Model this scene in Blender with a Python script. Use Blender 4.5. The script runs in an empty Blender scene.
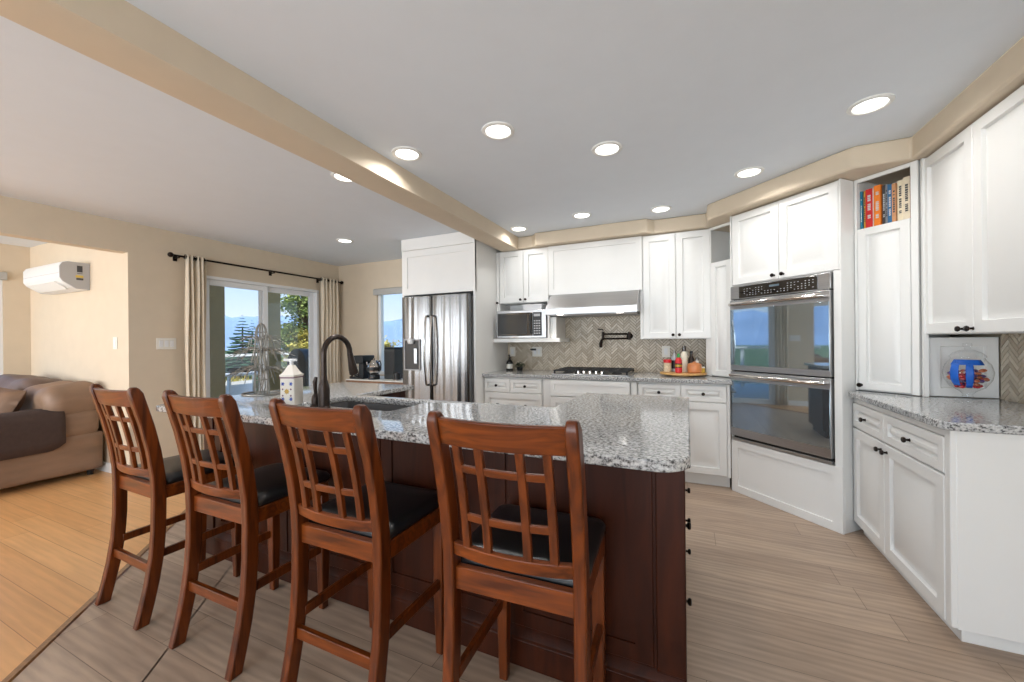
import bpy, bmesh, math, random
from mathutils import Vector, Matrix
import numpy as np

random.seed(7)
PI = math.pi
sc = bpy.context.scene
COL = sc.collection

# ------------------------------------------------------------------ camera
F = 391.0; CAM_H = 1.27; YAW = math.radians(24.2); ROLL = math.radians(-0.53)
fwd = Vector((-math.sin(YAW), math.cos(YAW), 0)); rgt = Vector((math.cos(YAW), math.sin(YAW), 0)); upv = Vector((0, 0, 1))
r_ = math.cos(ROLL) * rgt + math.sin(ROLL) * upv
u_ = -math.sin(ROLL) * rgt + math.cos(ROLL) * upv
cd = bpy.data.cameras.new('camera'); cam = bpy.data.objects.new('camera', cd); COL.objects.link(cam)
cd.sensor_width = 36.0; cd.lens = F / 1024 * 36.0; cd.clip_start = 0.02; cd.clip_end = 2000
m = Matrix((r_, u_, -fwd)).transposed().to_4x4(); m.translation = (0, 0, CAM_H)
cam.matrix_world = m
sc.camera = cam

# ------------------------------------------------------------------ world, sun, exposure
sc.view_settings.view_transform = 'Standard'; sc.view_settings.look = 'None'
sc.view_settings.gamma = 1.0; sc.view_settings.use_curve_mapping = False
sc.view_settings.exposure = 0.02
w = bpy.data.worlds.new('sky'); sc.world = w; w.use_nodes = True
nt = w.node_tree; nt.nodes.clear()
tc = nt.nodes.new('ShaderNodeTexCoord'); sep = nt.nodes.new('ShaderNodeSeparateXYZ'); rp = nt.nodes.new('ShaderNodeValToRGB')
bg = nt.nodes.new('ShaderNodeBackground'); wo = nt.nodes.new('ShaderNodeOutputWorld')
nt.links.new(tc.outputs['Generated'], sep.inputs[0]); nt.links.new(sep.outputs['Z'], rp.inputs[0])
nt.links.new(rp.outputs[0], bg.inputs[0]); nt.links.new(bg.outputs[0], wo.inputs[0])
rp.color_ramp.elements[0].position = 0.0; rp.color_ramp.elements[0].color = (0.80, 0.88, 0.96, 1)
rp.color_ramp.elements[1].position = 0.55; rp.color_ramp.elements[1].color = (0.16, 0.40, 0.86, 1)
e = rp.color_ramp.elements.new(0.13); e.color = (0.50, 0.70, 0.95, 1)
bg.inputs[1].default_value = 1.3

def lamp(name, kind, loc, energy, color=(1, 1, 1), rot=(0, 0, 0), **kw):
    d = bpy.data.lights.new(name, kind); d.energy = energy; d.color = color
    for k, v in kw.items(): setattr(d, k, v)
    o = bpy.data.objects.new(name, d); o.location = loc; o.rotation_euler = rot; COL.objects.link(o)
    return o

sun = lamp('sun', 'SUN', (20, -6, 20), 5.0, (1.0, 0.95, 0.86), angle=0.01)
sun.rotation_euler = Vector((-0.50, 0.28, -0.82)).to_track_quat('-Z', 'Y').to_euler()
# daylight: fill lamps added in invented, unseen windows to brighten the rooms
def daylight_fill(name, loc, aim, sx, sy, energy, color):
    o = lamp(name, 'AREA', loc, energy, color, shape='RECTANGLE', size=sx, size_y=sy)
    o.rotation_euler = Vector(aim).to_track_quat('-Z', 'Y').to_euler()
    return o
for wx, ww in ((-3.35, 1.9), (-1.15, 1.9), (0.65, 1.4)):
    daylight_fill('fill_lamp_rear', (wx, -3.33, 1.28), (0, 1, 0.65), ww, 2.0, (32 if wx < -3 else 52 if wx < 0 else 32) * ww, (0.84, 0.925, 1.0))  # added fill, tilted up to lighten the ceiling
daylight_fill('fill_lamp_living', (-6.1, -2.45, 1.4), (0.1, 1, 0.05), 1.7, 1.4, 120, (0.93, 0.965, 1.0))  # added fill that brightens the wall behind the sofa

# ------------------------------------------------------------------ materials
def lin(c):
    return tuple((x / 255 / 12.92) if x / 255 <= 0.04045 else ((x / 255 + 0.055) / 1.055) ** 2.4 for x in c)

def mat(name, rgb, rough=0.5, metal=0.0, noise=0.0, nscale=8.0, bump=0.0, bscale=120.0, coat=0.0, stretch=None, spec=0.5):
    m = bpy.data.materials.new(name); m.use_nodes = True
    t = m.node_tree; b = t.nodes['Principled BSDF']
    c = lin(rgb)
    b.inputs['Base Color'].default_value = (*c, 1); b.inputs['Roughness'].default_value = rough; b.inputs['Metallic'].default_value = metal
    b.inputs['Coat Weight'].default_value = coat; b.inputs['Coat Roughness'].default_value = 0.12
    b.inputs['Specular IOR Level'].default_value = spec
    tc = t.nodes.new('ShaderNodeTexCoord'); mp = t.nodes.new('ShaderNodeMapping'); t.links.new(tc.outputs['Object'], mp.inputs[0])
    if stretch: mp.inputs['Scale'].default_value = stretch
    n = t.nodes.new('ShaderNodeTexNoise'); n.inputs['Scale'].default_value = nscale; n.inputs['Detail'].default_value = 5
    t.links.new(mp.outputs[0], n.inputs[0])
    r = t.nodes.new('ShaderNodeValToRGB')
    r.color_ramp.elements[0].position = 0.3; r.color_ramp.elements[1].position = 0.72
    r.color_ramp.elements[0].color = (*[x * (1 - noise) for x in c], 1); r.color_ramp.elements[1].color = (*[min(1, x * (1 + noise)) for x in c], 1)
    t.links.new(n.outputs[0], r.inputs[0]); t.links.new(r.outputs[0], b.inputs['Base Color'])
    if bump:
        n2 = t.nodes.new('ShaderNodeTexNoise'); n2.inputs['Scale'].default_value = bscale; n2.inputs['Detail'].default_value = 4
        t.links.new(mp.outputs[0], n2.inputs[0])
        bp = t.nodes.new('ShaderNodeBump'); bp.inputs['Strength'].default_value = bump; bp.inputs['Distance'].default_value = 0.004
        t.links.new(n2.outputs[0], bp.inputs['Height']); t.links.new(bp.outputs[0], b.inputs['Normal'])
    return m

def emit(name, rgb, strength):
    m = bpy.data.materials.new(name); m.use_nodes = True
    b = m.node_tree.nodes['Principled BSDF']; b.inputs['Base Color'].default_value = (0.9, 0.9, 0.9, 1)
    b.inputs['Emission Color'].default_value = (*rgb, 1); b.inputs['Emission Strength'].default_value = strength
    return m

def glass(name, tint=(1, 1, 1), rough=0.0, edge=0.45):
    m = bpy.data.materials.new(name); m.use_nodes = True; t = m.node_tree; t.nodes.clear()
    o = t.nodes.new('ShaderNodeOutputMaterial'); mx = t.nodes.new('ShaderNodeMixShader'); tr = t.nodes.new('ShaderNodeBsdfTransparent'); gl = t.nodes.new('ShaderNodeBsdfGlossy')
    lw = t.nodes.new('ShaderNodeLayerWeight'); pw = t.nodes.new('ShaderNodeMath'); pw.operation = 'POWER'; pw.inputs[1].default_value = 4.0
    ma = t.nodes.new('ShaderNodeMath'); ma.operation = 'MULTIPLY_ADD'; ma.inputs[1].default_value = edge; ma.inputs[2].default_value = 0.045
    tr.inputs[0].default_value = (*tint, 1); gl.inputs['Roughness'].default_value = rough
    t.links.new(lw.outputs['Facing'], pw.inputs[0]); t.links.new(pw.outputs[0], ma.inputs[0]); t.links.new(ma.outputs[0], mx.inputs[0])
    t.links.new(tr.outputs[0], mx.inputs[1]); t.links.new(gl.outputs[0], mx.inputs[2]); t.links.new(mx.outputs[0], o.inputs[0])
    return m

def granite():
    m = bpy.data.materials.new('granite'); m.use_nodes = True; t = m.node_tree; b = t.nodes['Principled BSDF']
    tc = t.nodes.new('ShaderNodeTexCoord')
    mp = t.nodes.new('ShaderNodeMapping'); mp.inputs['Scale'].default_value = (0.75, 1.0, 1.0); t.links.new(tc.outputs['Object'], mp.inputs[0])
    n1 = t.nodes.new('ShaderNodeTexNoise'); n1.inputs['Scale'].default_value = 112; n1.inputs['Detail'].default_value = 3; n1.inputs['Roughness'].default_value = 0.62
    r1 = t.nodes.new('ShaderNodeValToRGB'); cr = r1.color_ramp
    cr.elements[0].position = 0.33; cr.elements[0].color = (0.03, 0.03, 0.032, 1)
    cr.elements[1].position = 0.70; cr.elements[1].color = (0.66, 0.655, 0.64, 1)
    for p, c in ((0.40, (0.12, 0.12, 0.12)), (0.455, (0.31, 0.31, 0.31)), (0.55, (0.50, 0.50, 0.495))):
        q = cr.elements.new(p); q.color = (*c, 1)
    v = t.nodes.new('ShaderNodeTexVoronoi'); v.inputs['Scale'].default_value = 95
    r2 = t.nodes.new('ShaderNodeValToRGB'); r2.color_ramp.elements[0].position = 0.0; r2.color_ramp.elements[0].color = (0.55, 0.55, 0.55, 1)
    r2.color_ramp.elements[1].position = 0.45; r2.color_ramp.elements[1].color = (1, 1, 1, 1)
    mx = t.nodes.new('ShaderNodeMix'); mx.data_type = 'RGBA'; mx.blend_type = 'MULTIPLY'; mx.inputs[0].default_value = 0.6
    t.links.new(mp.outputs[0], n1.inputs[0]); t.links.new(n1.outputs[0], r1.inputs[0]); t.links.new(mp.outputs[0], v.inputs[0]); t.links.new(v.outputs['Distance'], r2.inputs[0])
    t.links.new(r1.outputs[0], mx.inputs[6]); t.links.new(r2.outputs[0], mx.inputs[7]); t.links.new(mx.outputs[2], b.inputs['Base Color'])
    b.inputs['Roughness'].default_value = 0.09; b.inputs['Specular IOR Level'].default_value = 0.6
    return m

def planks(name, c1, c2, cm, width, length, rough, grain=0.35, gscale=(1.6, 22, 1), ring=0.0):
    m = bpy.data.materials.new(name); m.use_nodes = True; t = m.node_tree; b = t.nodes['Principled BSDF']
    tc = t.nodes.new('ShaderNodeTexCoord')
    br = t.nodes.new('ShaderNodeTexBrick'); br.inputs['Scale'].default_value = 1.0
    br.inputs['Brick Width'].default_value = length; br.inputs['Row Height'].default_value = width
    br.inputs['Mortar Size'].default_value = 0.0016; br.inputs['Mortar Smooth'].default_value = 0.3; br.inputs['Bias'].default_value = 0.0
    br.offset = 0.37
    br.inputs['Color1'].default_value = (*lin(c1), 1); br.inputs['Color2'].default_value = (*lin(c2), 1); br.inputs['Mortar'].default_value = (*lin(cm), 1)
    br.offset = 0.0
    sp = t.nodes.new('ShaderNodeSeparateXYZ'); t.links.new(tc.outputs['Object'], sp.inputs[0])
    dv = t.nodes.new('ShaderNodeMath'); dv.operation = 'DIVIDE'; dv.inputs[1].default_value = width; t.links.new(sp.outputs['Y'], dv.inputs[0])
    fl = t.nodes.new('ShaderNodeMath'); fl.operation = 'FLOOR'; t.links.new(dv.outputs[0], fl.inputs[0])
    wn = t.nodes.new('ShaderNodeTexWhiteNoise'); wn.noise_dimensions = '1D'; t.links.new(fl.outputs[0], wn.inputs['W'])
    sh = t.nodes.new('ShaderNodeMath'); sh.operation = 'MULTIPLY_ADD'; sh.inputs[1].default_value = length * 3; t.links.new(wn.outputs['Value'], sh.inputs[0]); t.links.new(sp.outputs['X'], sh.inputs[2])
    cb = t.nodes.new('ShaderNodeCombineXYZ'); t.links.new(sh.outputs[0], cb.inputs['X']); t.links.new(sp.outputs['Y'], cb.inputs['Y'])
    t.links.new(cb.outputs[0], br.inputs[0])
    # grain is shifted per plank by the plank's own colour
    add = t.nodes.new('ShaderNodeVectorMath'); add.operation = 'MULTIPLY_ADD'
    add.inputs[1].default_value = (31, 17, 9)
    t.links.new(wn.outputs['Color'], add.inputs[0]); t.links.new(tc.outputs['Object'], add.inputs[2])
    mp = t.nodes.new('ShaderNodeMapping'); mp.inputs['Scale'].default_value = gscale; t.links.new(add.outputs[0], mp.inputs[0])
    n = t.nodes.new('ShaderNodeTexNoise'); n.inputs['Scale'].default_value = 2.2; n.inputs['Detail'].default_value = 7; n.inputs['Distortion'].default_value = 0.6
    t.links.new(mp.outputs[0], n.inputs[0])
    wv = t.nodes.new('ShaderNodeTexWave'); wv.wave_type = 'BANDS'; wv.bands_direction = 'Y'; wv.inputs['Scale'].default_value = 0.55; wv.inputs['Distortion'].default_value = 9; wv.inputs['Detail'].default_value = 2.5; wv.inputs['Detail Scale'].default_value = 0.8
    t.links.new(mp.outputs[0], wv.inputs[0])
    mxn = t.nodes.new('ShaderNodeMath'); mxn.operation = 'MULTIPLY_ADD'; mxn.inputs[1].default_value = ring
    t.links.new(wv.outputs['Fac'], mxn.inputs[0]); t.links.new(n.outputs[0], mxn.inputs[2])
    r = t.nodes.new('ShaderNodeValToRGB'); r.color_ramp.elements[0].position = 0.3; r.color_ramp.elements[0].color = (1 - grain, 1 - grain, 1 - grain * 0.95, 1)
    r.color_ramp.elements[1].position = 0.75 + ring * 0.4; r.color_ramp.elements[1].color = (1 + grain * 0.4,) * 3 + (1,)
    t.links.new(mxn.outputs[0], r.inputs[0])
    mx = t.nodes.new('ShaderNodeMix'); mx.data_type = 'RGBA'; mx.blend_type = 'MULTIPLY'; mx.inputs[0].default_value = 1.0
    t.links.new(br.outputs['Color'], mx.inputs[6]); t.links.new(r.outputs[0], mx.inputs[7]); t.links.new(mx.outputs[2], b.inputs['Base Color'])
    b.inputs['Roughness'].default_value = rough
    bp = t.nodes.new('ShaderNodeBump'); bp.inputs['Strength'].default_value = 0.25; bp.inputs['Distance'].default_value = 0.002; bp.invert = True
    t.links.new(br.outputs['Fac'], bp.inputs['Height']); t.links.new(bp.outputs[0], b.inputs['Normal'])
    return m

def wood(name, dark, light, rough=0.28, axis=(14, 14, 1.2), coat=0.25, spec=0.5):
    m = bpy.data.materials.new(name); m.use_nodes = True; t = m.node_tree; b = t.nodes['Principled BSDF']
    tc = t.nodes.new('ShaderNodeTexCoord'); mp = t.nodes.new('ShaderNodeMapping'); mp.inputs['Scale'].default_value = axis
    t.links.new(tc.outputs['Object'], mp.inputs[0])
    n = t.nodes.new('ShaderNodeTexNoise'); n.inputs['Scale'].default_value = 2.6; n.inputs['Detail'].default_value = 7; n.inputs['Distortion'].default_value = 1.1
    t.links.new(mp.outputs[0], n.inputs[0])
    r = t.nodes.new('ShaderNodeValToRGB'); r.color_ramp.elements[0].position = 0.33; r.color_ramp.elements[1].position = 0.72
    r.color_ramp.elements[0].color = (*lin(dark), 1); r.color_ramp.elements[1].color = (*lin(light), 1)
    t.links.new(n.outputs[0], r.inputs[0]); t.links.new(r.outputs[0], b.inputs['Base Color'])
    b.inputs['Roughness'].default_value = rough; b.inputs['Coat Weight'].default_value = coat; b.inputs['Coat Roughness'].default_value = 0.15
    b.inputs['Specular IOR Level'].default_value = spec
    return m

def tiles(name):
    m = bpy.data.materials.new(name); m.use_nodes = True; t = m.node_tree; b = t.nodes['Principled BSDF']
    g = t.nodes.new('ShaderNodeNewGeometry'); r = t.nodes.new('ShaderNodeValToRGB')
    r.color_ramp.elements[0].position = 0.0; r.color_ramp.elements[0].color = (*lin((172, 156, 134)), 1)
    r.color_ramp.elements[1].position = 1.0; r.color_ramp.elements[1].color = (*lin((210, 198, 178)), 1)
    q = r.color_ramp.elements.new(0.5); q.color = (*lin((192, 178, 156)), 1)
    t.links.new(g.outputs['Random Per Island'], r.inputs[0]); t.links.new(r.outputs[0], b.inputs['Base Color'])
    b.inputs['Roughness'].default_value = 0.35
    return m

def streak_steel(name, rgb):
    """brushed door skin with slight vertical waviness"""
    m = mat(name, rgb, 0.27, 1.0, noise=0.05, nscale=3, stretch=(60, 60, 0.6)); t = m.node_tree; b = t.nodes['Principled BSDF']
    tc = t.nodes.new('ShaderNodeTexCoord'); mp = t.nodes.new('ShaderNodeMapping'); mp.inputs['Scale'].default_value = (5.5, 1, 0.35); t.links.new(tc.outputs['Object'], mp.inputs[0])
    n = t.nodes.new('ShaderNodeTexNoise'); n.inputs['Scale'].default_value = 2.0; n.inputs['Detail'].default_value = 1.0; t.links.new(mp.outputs[0], n.inputs[0])
    bp = t.nodes.new('ShaderNodeBump'); bp.inputs['Strength'].default_value = 1.0; bp.inputs['Distance'].default_value = 0.014
    t.links.new(n.outputs[0], bp.inputs['Height']); t.links.new(bp.outputs[0], b.inputs['Normal'])
    return m

M = dict(
    wall=mat('wall_paint', (213, 197, 174), 0.7, noise=0.02, bump=0.05, bscale=200),
    ceil=mat('ceiling_paint', (224, 230, 237), 0.8, noise=0.01, bump=0.05, bscale=160),
    cab=mat('white_cabinet_paint', (232, 231, 228), 0.38, noise=0.008),
    trim=mat('white_trim', (236, 235, 232), 0.4, noise=0.01),
    bronze=mat('oil_rubbed_bronze', (38, 30, 26), 0.32, 0.8, noise=0.2, nscale=30),
    steel=streak_steel('stainless_steel', (122, 124, 126)),
    steelh=mat('brushed_steel', (184, 184, 185), 0.33, 1.0, noise=0.06, nscale=3, stretch=(0.8, 60, 60)),
    chrome=mat('polished_steel', (205, 200, 195), 0.12, 1.0),
    blackglass=mat('black_glass', (10, 11, 13), 0.03, noise=0.1, coat=1.0, spec=1.0),
    ovenglass=mat('oven_glass', (165, 180, 190), 0.03, 0.9, noise=0.03),
    black=mat('black_plastic', (22, 22, 23), 0.4, noise=0.1),
    iron=mat('cast_iron', (30, 30, 31), 0.6, noise=0.2, nscale=60),
    dark=mat('dark_gap', (30, 29, 28), 0.8),
    granite=granite(),
    vinyl=planks('vinyl_planks', (178, 155, 134), (164, 141, 121), (118, 99, 84), 0.18, 1.25, 0.36, 0.27, (1.8, 15, 1), 0.25),
    oak=planks('oak_planks', (222, 170, 115), (212, 157, 102), (164, 116, 72), 0.135, 1.5, 0.33, 0.16, (1.2, 16, 1), 0.12),
    strip=wood('threshold_wood', (120, 84, 50), (160, 116, 74)),
    chair=wood('cherry_chair_wood', (64, 27, 8), (118, 55, 16), 0.32, coat=0.08, spec=0.35),
    chairx=wood('cherry_chair_rail_wood', (74, 32, 9), (130, 62, 17), 0.32, (1.2, 14, 14), 0.08, 0.35),
    island=wood('dark_cherry_cabinet_wood', (46, 18, 7), (68, 29, 12), 0.4, (7, 7, 0.9), 0.0, 0.22),
    brownedge=wood('brown_furniture_wood', (112, 78, 54), (150, 108, 78), 0.4, (1, 9, 9)),
    leather=mat('black_leather', (20, 21, 24), 0.30, noise=0.15, nscale=20, bump=0.12, bscale=260, spec=0.6),
    sofa=mat('brown_sofa_leather', (134, 107, 86), 0.52, noise=0.16, nscale=6, bump=0.6, bscale=14, stretch=(1, 0.5, 1.6)),
    sofad=mat('taupe_sofa_leather', (108, 88, 78), 0.5, noise=0.14, nscale=6, bump=0.2, bscale=60),
    cover=mat('dark_brown_fabric', (66, 50, 44), 0.85, noise=0.12, nscale=30, bump=0.2, bscale=200),
    pillow=mat('brown_suede', (112, 84, 62), 0.7, noise=0.14, nscale=9, bump=0.15, bscale=120),
    curtain=mat('linen_curtain', (226, 212, 190), 0.85, noise=0.04, nscale=60, bump=0.15, bscale=500),
    grout=mat('grout', (104, 92, 78), 0.9, noise=0.05),
    tile=tiles('herringbone_tile'),
    plate=mat('white_plate_plastic', (228, 224, 214), 0.4),
    plastic=mat('white_plastic', (226, 226, 226), 0.35),
    greyplastic=mat('grey_plastic', (176, 176, 178), 0.45),
    lens=emit('lamp_lens', (1.0, 0.97, 0.92), 6.0),
    hoodlens=emit('hood_lamp_lens', (1.0, 0.96, 0.88), 5.0),
    glass=glass('clear_glass'),
    clear=glass('clear_jar_glass', (0.99, 0.995, 1.0), edge=0.95),
    tint=glass('tinted_glass', (0.93, 0.97, 0.98)),
    vinylframe=mat('white_window_vinyl', (232, 233, 234), 0.35),
    blind=mat('grey_roller_blind', (176, 174, 170), 0.7, noise=0.04, nscale=60),
    olive=mat('olive_stucco', (160, 140, 98), 0.9, noise=0.1, nscale=14, bump=0.5, bscale=120),
    deck=mat('pale_deck_concrete', (206, 202, 194), 0.8, noise=0.06),
    white=mat('white_paint', (235, 235, 232), 0.5),
    grill=mat('charcoal_grill_cover', (44, 46, 46), 0.55, noise=0.1),
    spruce=mat('spruce_needles', (70, 104, 78), 0.9, noise=0.45, nscale=3),
    fir=mat('bright_fir_foliage', (140, 156, 84), 0.9, noise=0.5, nscale=2.2),
    shrub=mat('yellow_green_foliage', (196, 184, 96), 0.9, noise=0.5, nscale=2.0),
    bark=mat('tree_bark', (90, 70, 54), 0.9, noise=0.3, nscale=20),
    mount=mat('hazy_mountain', (138, 164, 196), 1.0, noise=0.18, nscale=0.02),  # aerial haze is put into the base colour
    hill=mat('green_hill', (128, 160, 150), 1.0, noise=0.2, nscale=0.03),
    land=mat('land', (92, 112, 70), 1.0, noise=0.2, nscale=0.05),
    silver=mat('silver_wire', (150, 148, 142), 0.4, 0.9),
    ceramic=mat('white_ceramic', (236, 230, 220), 0.22, coat=0.3),
    blue=mat('cobalt_glaze', (34, 66, 158), 0.3), yellow=mat('ochre_glaze', (186, 148, 44), 0.3), plum=mat('plum_glaze', (112, 62, 84), 0.3),
    tape=mat('blue_ribbon', (18, 92, 188), 0.5, noise=0.08, nscale=40),
    red=mat('red_plastic', (206, 34, 44), 0.35), green=mat('green_plastic', (44, 150, 74), 0.4), leafg=mat('dark_green_leaf', (44, 58, 34), 0.6, noise=0.4, nscale=40),
    bamboo=wood('bamboo_wood', (196, 146, 84), (222, 178, 116), 0.45, (2, 14, 14), 0.1),
    terracotta=mat('orange_glazed_pot', (206, 132, 82), 0.35, noise=0.12, nscale=18),
    amber=mat('dark_amber_glass', (40, 24, 18), 0.12, coat=0.5), spice=mat('pale_spice', (214, 196, 166), 0.6, noise=0.25, nscale=80),
    candy=mat('candy_foil', (176, 96, 60), 0.35, 0.2, noise=0.8, nscale=35), candyb=mat('candy_purple', (92, 62, 118), 0.3, noise=0.4, nscale=40), candyr=mat('candy_red', (190, 40, 50), 0.3, noise=0.3, nscale=40),
    sink=mat('composite_sink', (70, 70, 72), 0.45, noise=0.1, nscale=50),
    faucet=mat('dark_bronze_faucet', (62, 54, 50), 0.34, 0.85, noise=0.12, nscale=30),
    stickery=mat('yellow_sticker', (214, 186, 84), 0.5), ink=mat('dark_ink', (70, 70, 72), 0.6), paleink=mat('pale_print', (196, 198, 200), 0.5),
    paper=mat('book_paper', (232, 224, 206), 0.8),
    coffee=mat('black_coffee', (24, 14, 10), 0.15),
)

# ------------------------------------------------------------------ mesh helpers
class MB:
    def __init__(s): s.bm = bmesh.new()
    def face(s, vs):
        try: return s.bm.faces.new(vs)
        except ValueError: return None
    def box(s, x0, x1, y0, y1, z0, z1):
        v = [s.bm.verts.new((x, y, z)) for z in (z0, z1) for y in (y0, y1) for x in (x0, x1)]
        for f in ((0, 2, 3, 1), (4, 5, 7, 6), (0, 1, 5, 4), (2, 6, 7, 3), (0, 4, 6, 2), (1, 3, 7, 5)): s.face([v[i] for i in f])
        return s
    def loft(s, rings, cap=True, close=False):
        vr = [[s.bm.verts.new(p) for p in r] for r in rings]
        n = len(vr[0]); k = len(vr)
        for i in range(k if close else k - 1):
            a, b = vr[i], vr[(i + 1) % k]
            for j in range(n): s.face([a[j], a[(j + 1) % n], b[(j + 1) % n], b[j]])
        if cap and not close:
            s.face(list(reversed(vr[0]))); s.face(vr[-1])
        return s
    def sheet(s, rows):
        vr = [[s.bm.verts.new(p) for p in r] for r in rows]
        for a, b in zip(vr, vr[1:]):
            for j in range(len(a) - 1): s.face([a[j], a[j + 1], b[j + 1], b[j]])
        return s
    def prism(s, pts, z0, z1):
        return s.loft([[(x, y, z0) for x, y in pts], [(x, y, z1) for x, y in pts]])
    def prismx(s, pts, x0, x1):
        return s.loft([[(x0, y, z) for y, z in pts], [(x1, y, z) for y, z in pts]])
    def prismy(s, pts, y0, y1):
        return s.loft([[(x, y0, z) for x, z in pts], [(x, y1, z) for x, z in pts]])
    def tube(s, pts, r, n=8, close=False):
        pts = [Vector(p) for p in pts]; k = len(pts); rings = []; prev = None
        for i, p in enumerate(pts):
            if close: d = pts[(i + 1) % k] - pts[i - 1]
            else: d = pts[min(i + 1, k - 1)] - pts[max(i - 1, 0)]
            d = d.normalized() if d.length > 1e-9 else Vector((0, 0, 1))
            if prev is None:
                a = Vector((0, 0, 1)) if abs(d.z) < 0.9 else Vector((1, 0, 0)); a = (a - d * a.dot(d)).normalized()
            else:
                a = prev - d * prev.dot(d); a = a.normalized() if a.length > 1e-6 else prev
            prev = a; b = d.cross(a); rr = r[i] if isinstance(r, (list, tuple)) else r
            rings.append([p + rr * (math.cos(2 * PI * j / n) * a + math.sin(2 * PI * j / n) * b) for j in range(n)])
        return s.loft(rings, cap=True, close=close)
    def lathe(s, prof, c=(0, 0, 0), axis='z', n=20, cap=True):
        rings = []
        for r, h in prof:
            ring = []
            for j in range(n):
                a = 2 * PI * j / n; x, y = max(r, 1e-4) * math.cos(a), max(r, 1e-4) * math.sin(a)
                p = {'z': (x, y, h), '-y': (x, -h, y), 'x': (h, x, y), '-x': (-h, x, y)}[axis]
                ring.append((c[0] + p[0], c[1] + p[1], c[2] + p[2]))
            rings.append(ring)
        return s.loft(rings, cap=cap)
    def panel(s, x0, x1, z0, z1, yf, style='raised', t=0.02, fw=None):
        """a cabinet front in the x-z plane, its face at y = yf, its back at yf + t"""
        fw = fw or min(0.058, 0.27 * min(x1 - x0, z1 - z0))
        if style == 'raised': bw = min(0.042, 0.12 * min(x1 - x0, z1 - z0)); R = [(0, t), (0, 0.004), (0.004, 0), (fw, 0), (fw + 0.003, 0.017), (fw + 0.010, 0.018), (fw + 0.010 + bw, 0.001)]
        elif style == 'shaker': R = [(0, t), (0, 0.002), (0.002, 0), (fw, 0), (fw + 0.001, 0.010)]
        else: R = [(0, t), (0, 0.003), (0.003, 0)]
        return s.loft([[(x0 + i, yf + d, z0 + i), (x1 - i, yf + d, z0 + i), (x1 - i, yf + d, z1 - i), (x0 + i, yf + d, z1 - i)] for i, d in R])
    def ball(s, c, r, n=12, m=8):
        rx, ry, rz = r if isinstance(r, (tuple, list)) else (r, r, r)
        return s.loft([[(c[0] + rx * math.sin(PI * max(i, 0.02) / m if i < m else PI * 0.997) * math.cos(2 * PI * j / n),
                         c[1] + ry * math.sin(PI * max(i, 0.02) / m if i < m else PI * 0.997) * math.sin(2 * PI * j / n),
                         c[2] - rz * math.cos(PI * i / m)) for j in range(n)] for i in range(m + 1)])
    def merge(s, o):
        me = bpy.data.meshes.new('tmp'); o.bm.to_mesh(me); s.bm.from_mesh(me); bpy.data.meshes.remove(me); return s
    def xform(s, mtx):
        bmesh.ops.transform(s.bm, matrix=mtx, verts=s.bm.verts); return s
    def mesh(s, name, off=(0, 0, 0), smooth=35):
        bm = s.bm
        bmesh.ops.translate(bm, vec=-Vector(off), verts=bm.verts)
        bmesh.ops.recalc_face_normals(bm, faces=bm.faces)
        me = bpy.data.meshes.new(name); bm.to_mesh(me); bm.free()
        if smooth:
            me.polygons.foreach_set('use_smooth', [True] * len(me.polygons)); me.set_sharp_from_angle(angle=math.radians(smooth))
        return me

def link(name, mb, mt, parent=None, off=(0, 0, 0), bevel=0.0, seg=2, smooth=35, label=None):
    o = bpy.data.objects.new(name, mb.mesh(name, off, smooth)); COL.objects.link(o)
    o.data.materials.append(M[mt] if isinstance(mt, str) else mt)
    if parent: o.parent = parent
    if bevel:
        b = o.modifiers.new('bevel', 'BEVEL'); b.width = bevel; b.segments = seg; b.limit_method = 'ANGLE'; b.angle_limit = math.radians(40); b.harden_normals = False
    if label: o['label'] = label
    return o

def tag(o, label, cat, group=None):
    o['label'] = label; o['category'] = cat
    if group: o['group'] = group
    return o

class Thing:
    """an Empty at the thing's base; geometry is written in run coordinates and shifted to the Empty"""
    def __init__(s, name, label, cat, org=(0, 0, 0), rot=0.0, group=None):
        s.org = org; s.rot = rot
        s.e = bpy.data.objects.new(name, None); COL.objects.link(s.e); s.e.empty_display_size = 0.1
        c, n = math.cos(rot), math.sin(rot)
        s.e.location = (org[0] * c - org[1] * n, org[0] * n + org[1] * c, org[2]); s.e.rotation_euler = (0, 0, rot)
        tag(s.e, label, cat, group)
    def add(s, name, mb, mt, parent=None, **kw):
        return link(name, mb, mt, parent or s.e, s.org, **kw)

def solo(name, mb, mt, label, cat, org=(0, 0, 0), rot=0.0, group=None, **kw):
    o = link(name, mb, mt, None, org, **kw); c, n = math.cos(rot), math.sin(rot)
    o.location = (org[0] * c - org[1] * n, org[0] * n + org[1] * c, org[2]); o.rotation_euler = (0, 0, rot)
    return tag(o, label, cat, group)

def struct(name, mb, mt, parent=None, **kw):
    o = link(name, mb, mt, parent, **kw)
    if not parent: o['kind'] = 'structure'
    return o

def copy_tree(o, parent=None):
    c = o.copy(); COL.objects.link(c); c.parent = parent
    for ch in o.children: copy_tree(ch, c)
    return c

def rrect(x0, x1, y0, y1, r, z, n=5):
    p = []
    for cx, cy, a0 in ((x1 - r, y1 - r, 0), (x0 + r, y1 - r, PI / 2), (x0 + r, y0 + r, PI), (x1 - r, y0 + r, 1.5 * PI)):
        for i in range(n + 1):
            a = a0 + PI / 2 * i / n; p.append((cx + r * math.cos(a), cy + r * math.sin(a), z))
    return p

def knob(x, z, yf):
    return MB().lathe([(0.009, 0), (0.006, 0.003), (0.0055, 0.014), (0.0125, 0.018), (0.0145, 0.023), (0.012, 0.029), (0.0, 0.031)], (x, yf, z), '-y', 12)

D45 = -PI / 4; R90 = -PI / 2
XL, XR, YB, YF, ZC = -4.87, 1.58, 4.38, -3.4, 2.44     # room shell
CT = 0.925                                             # countertop height

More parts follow.
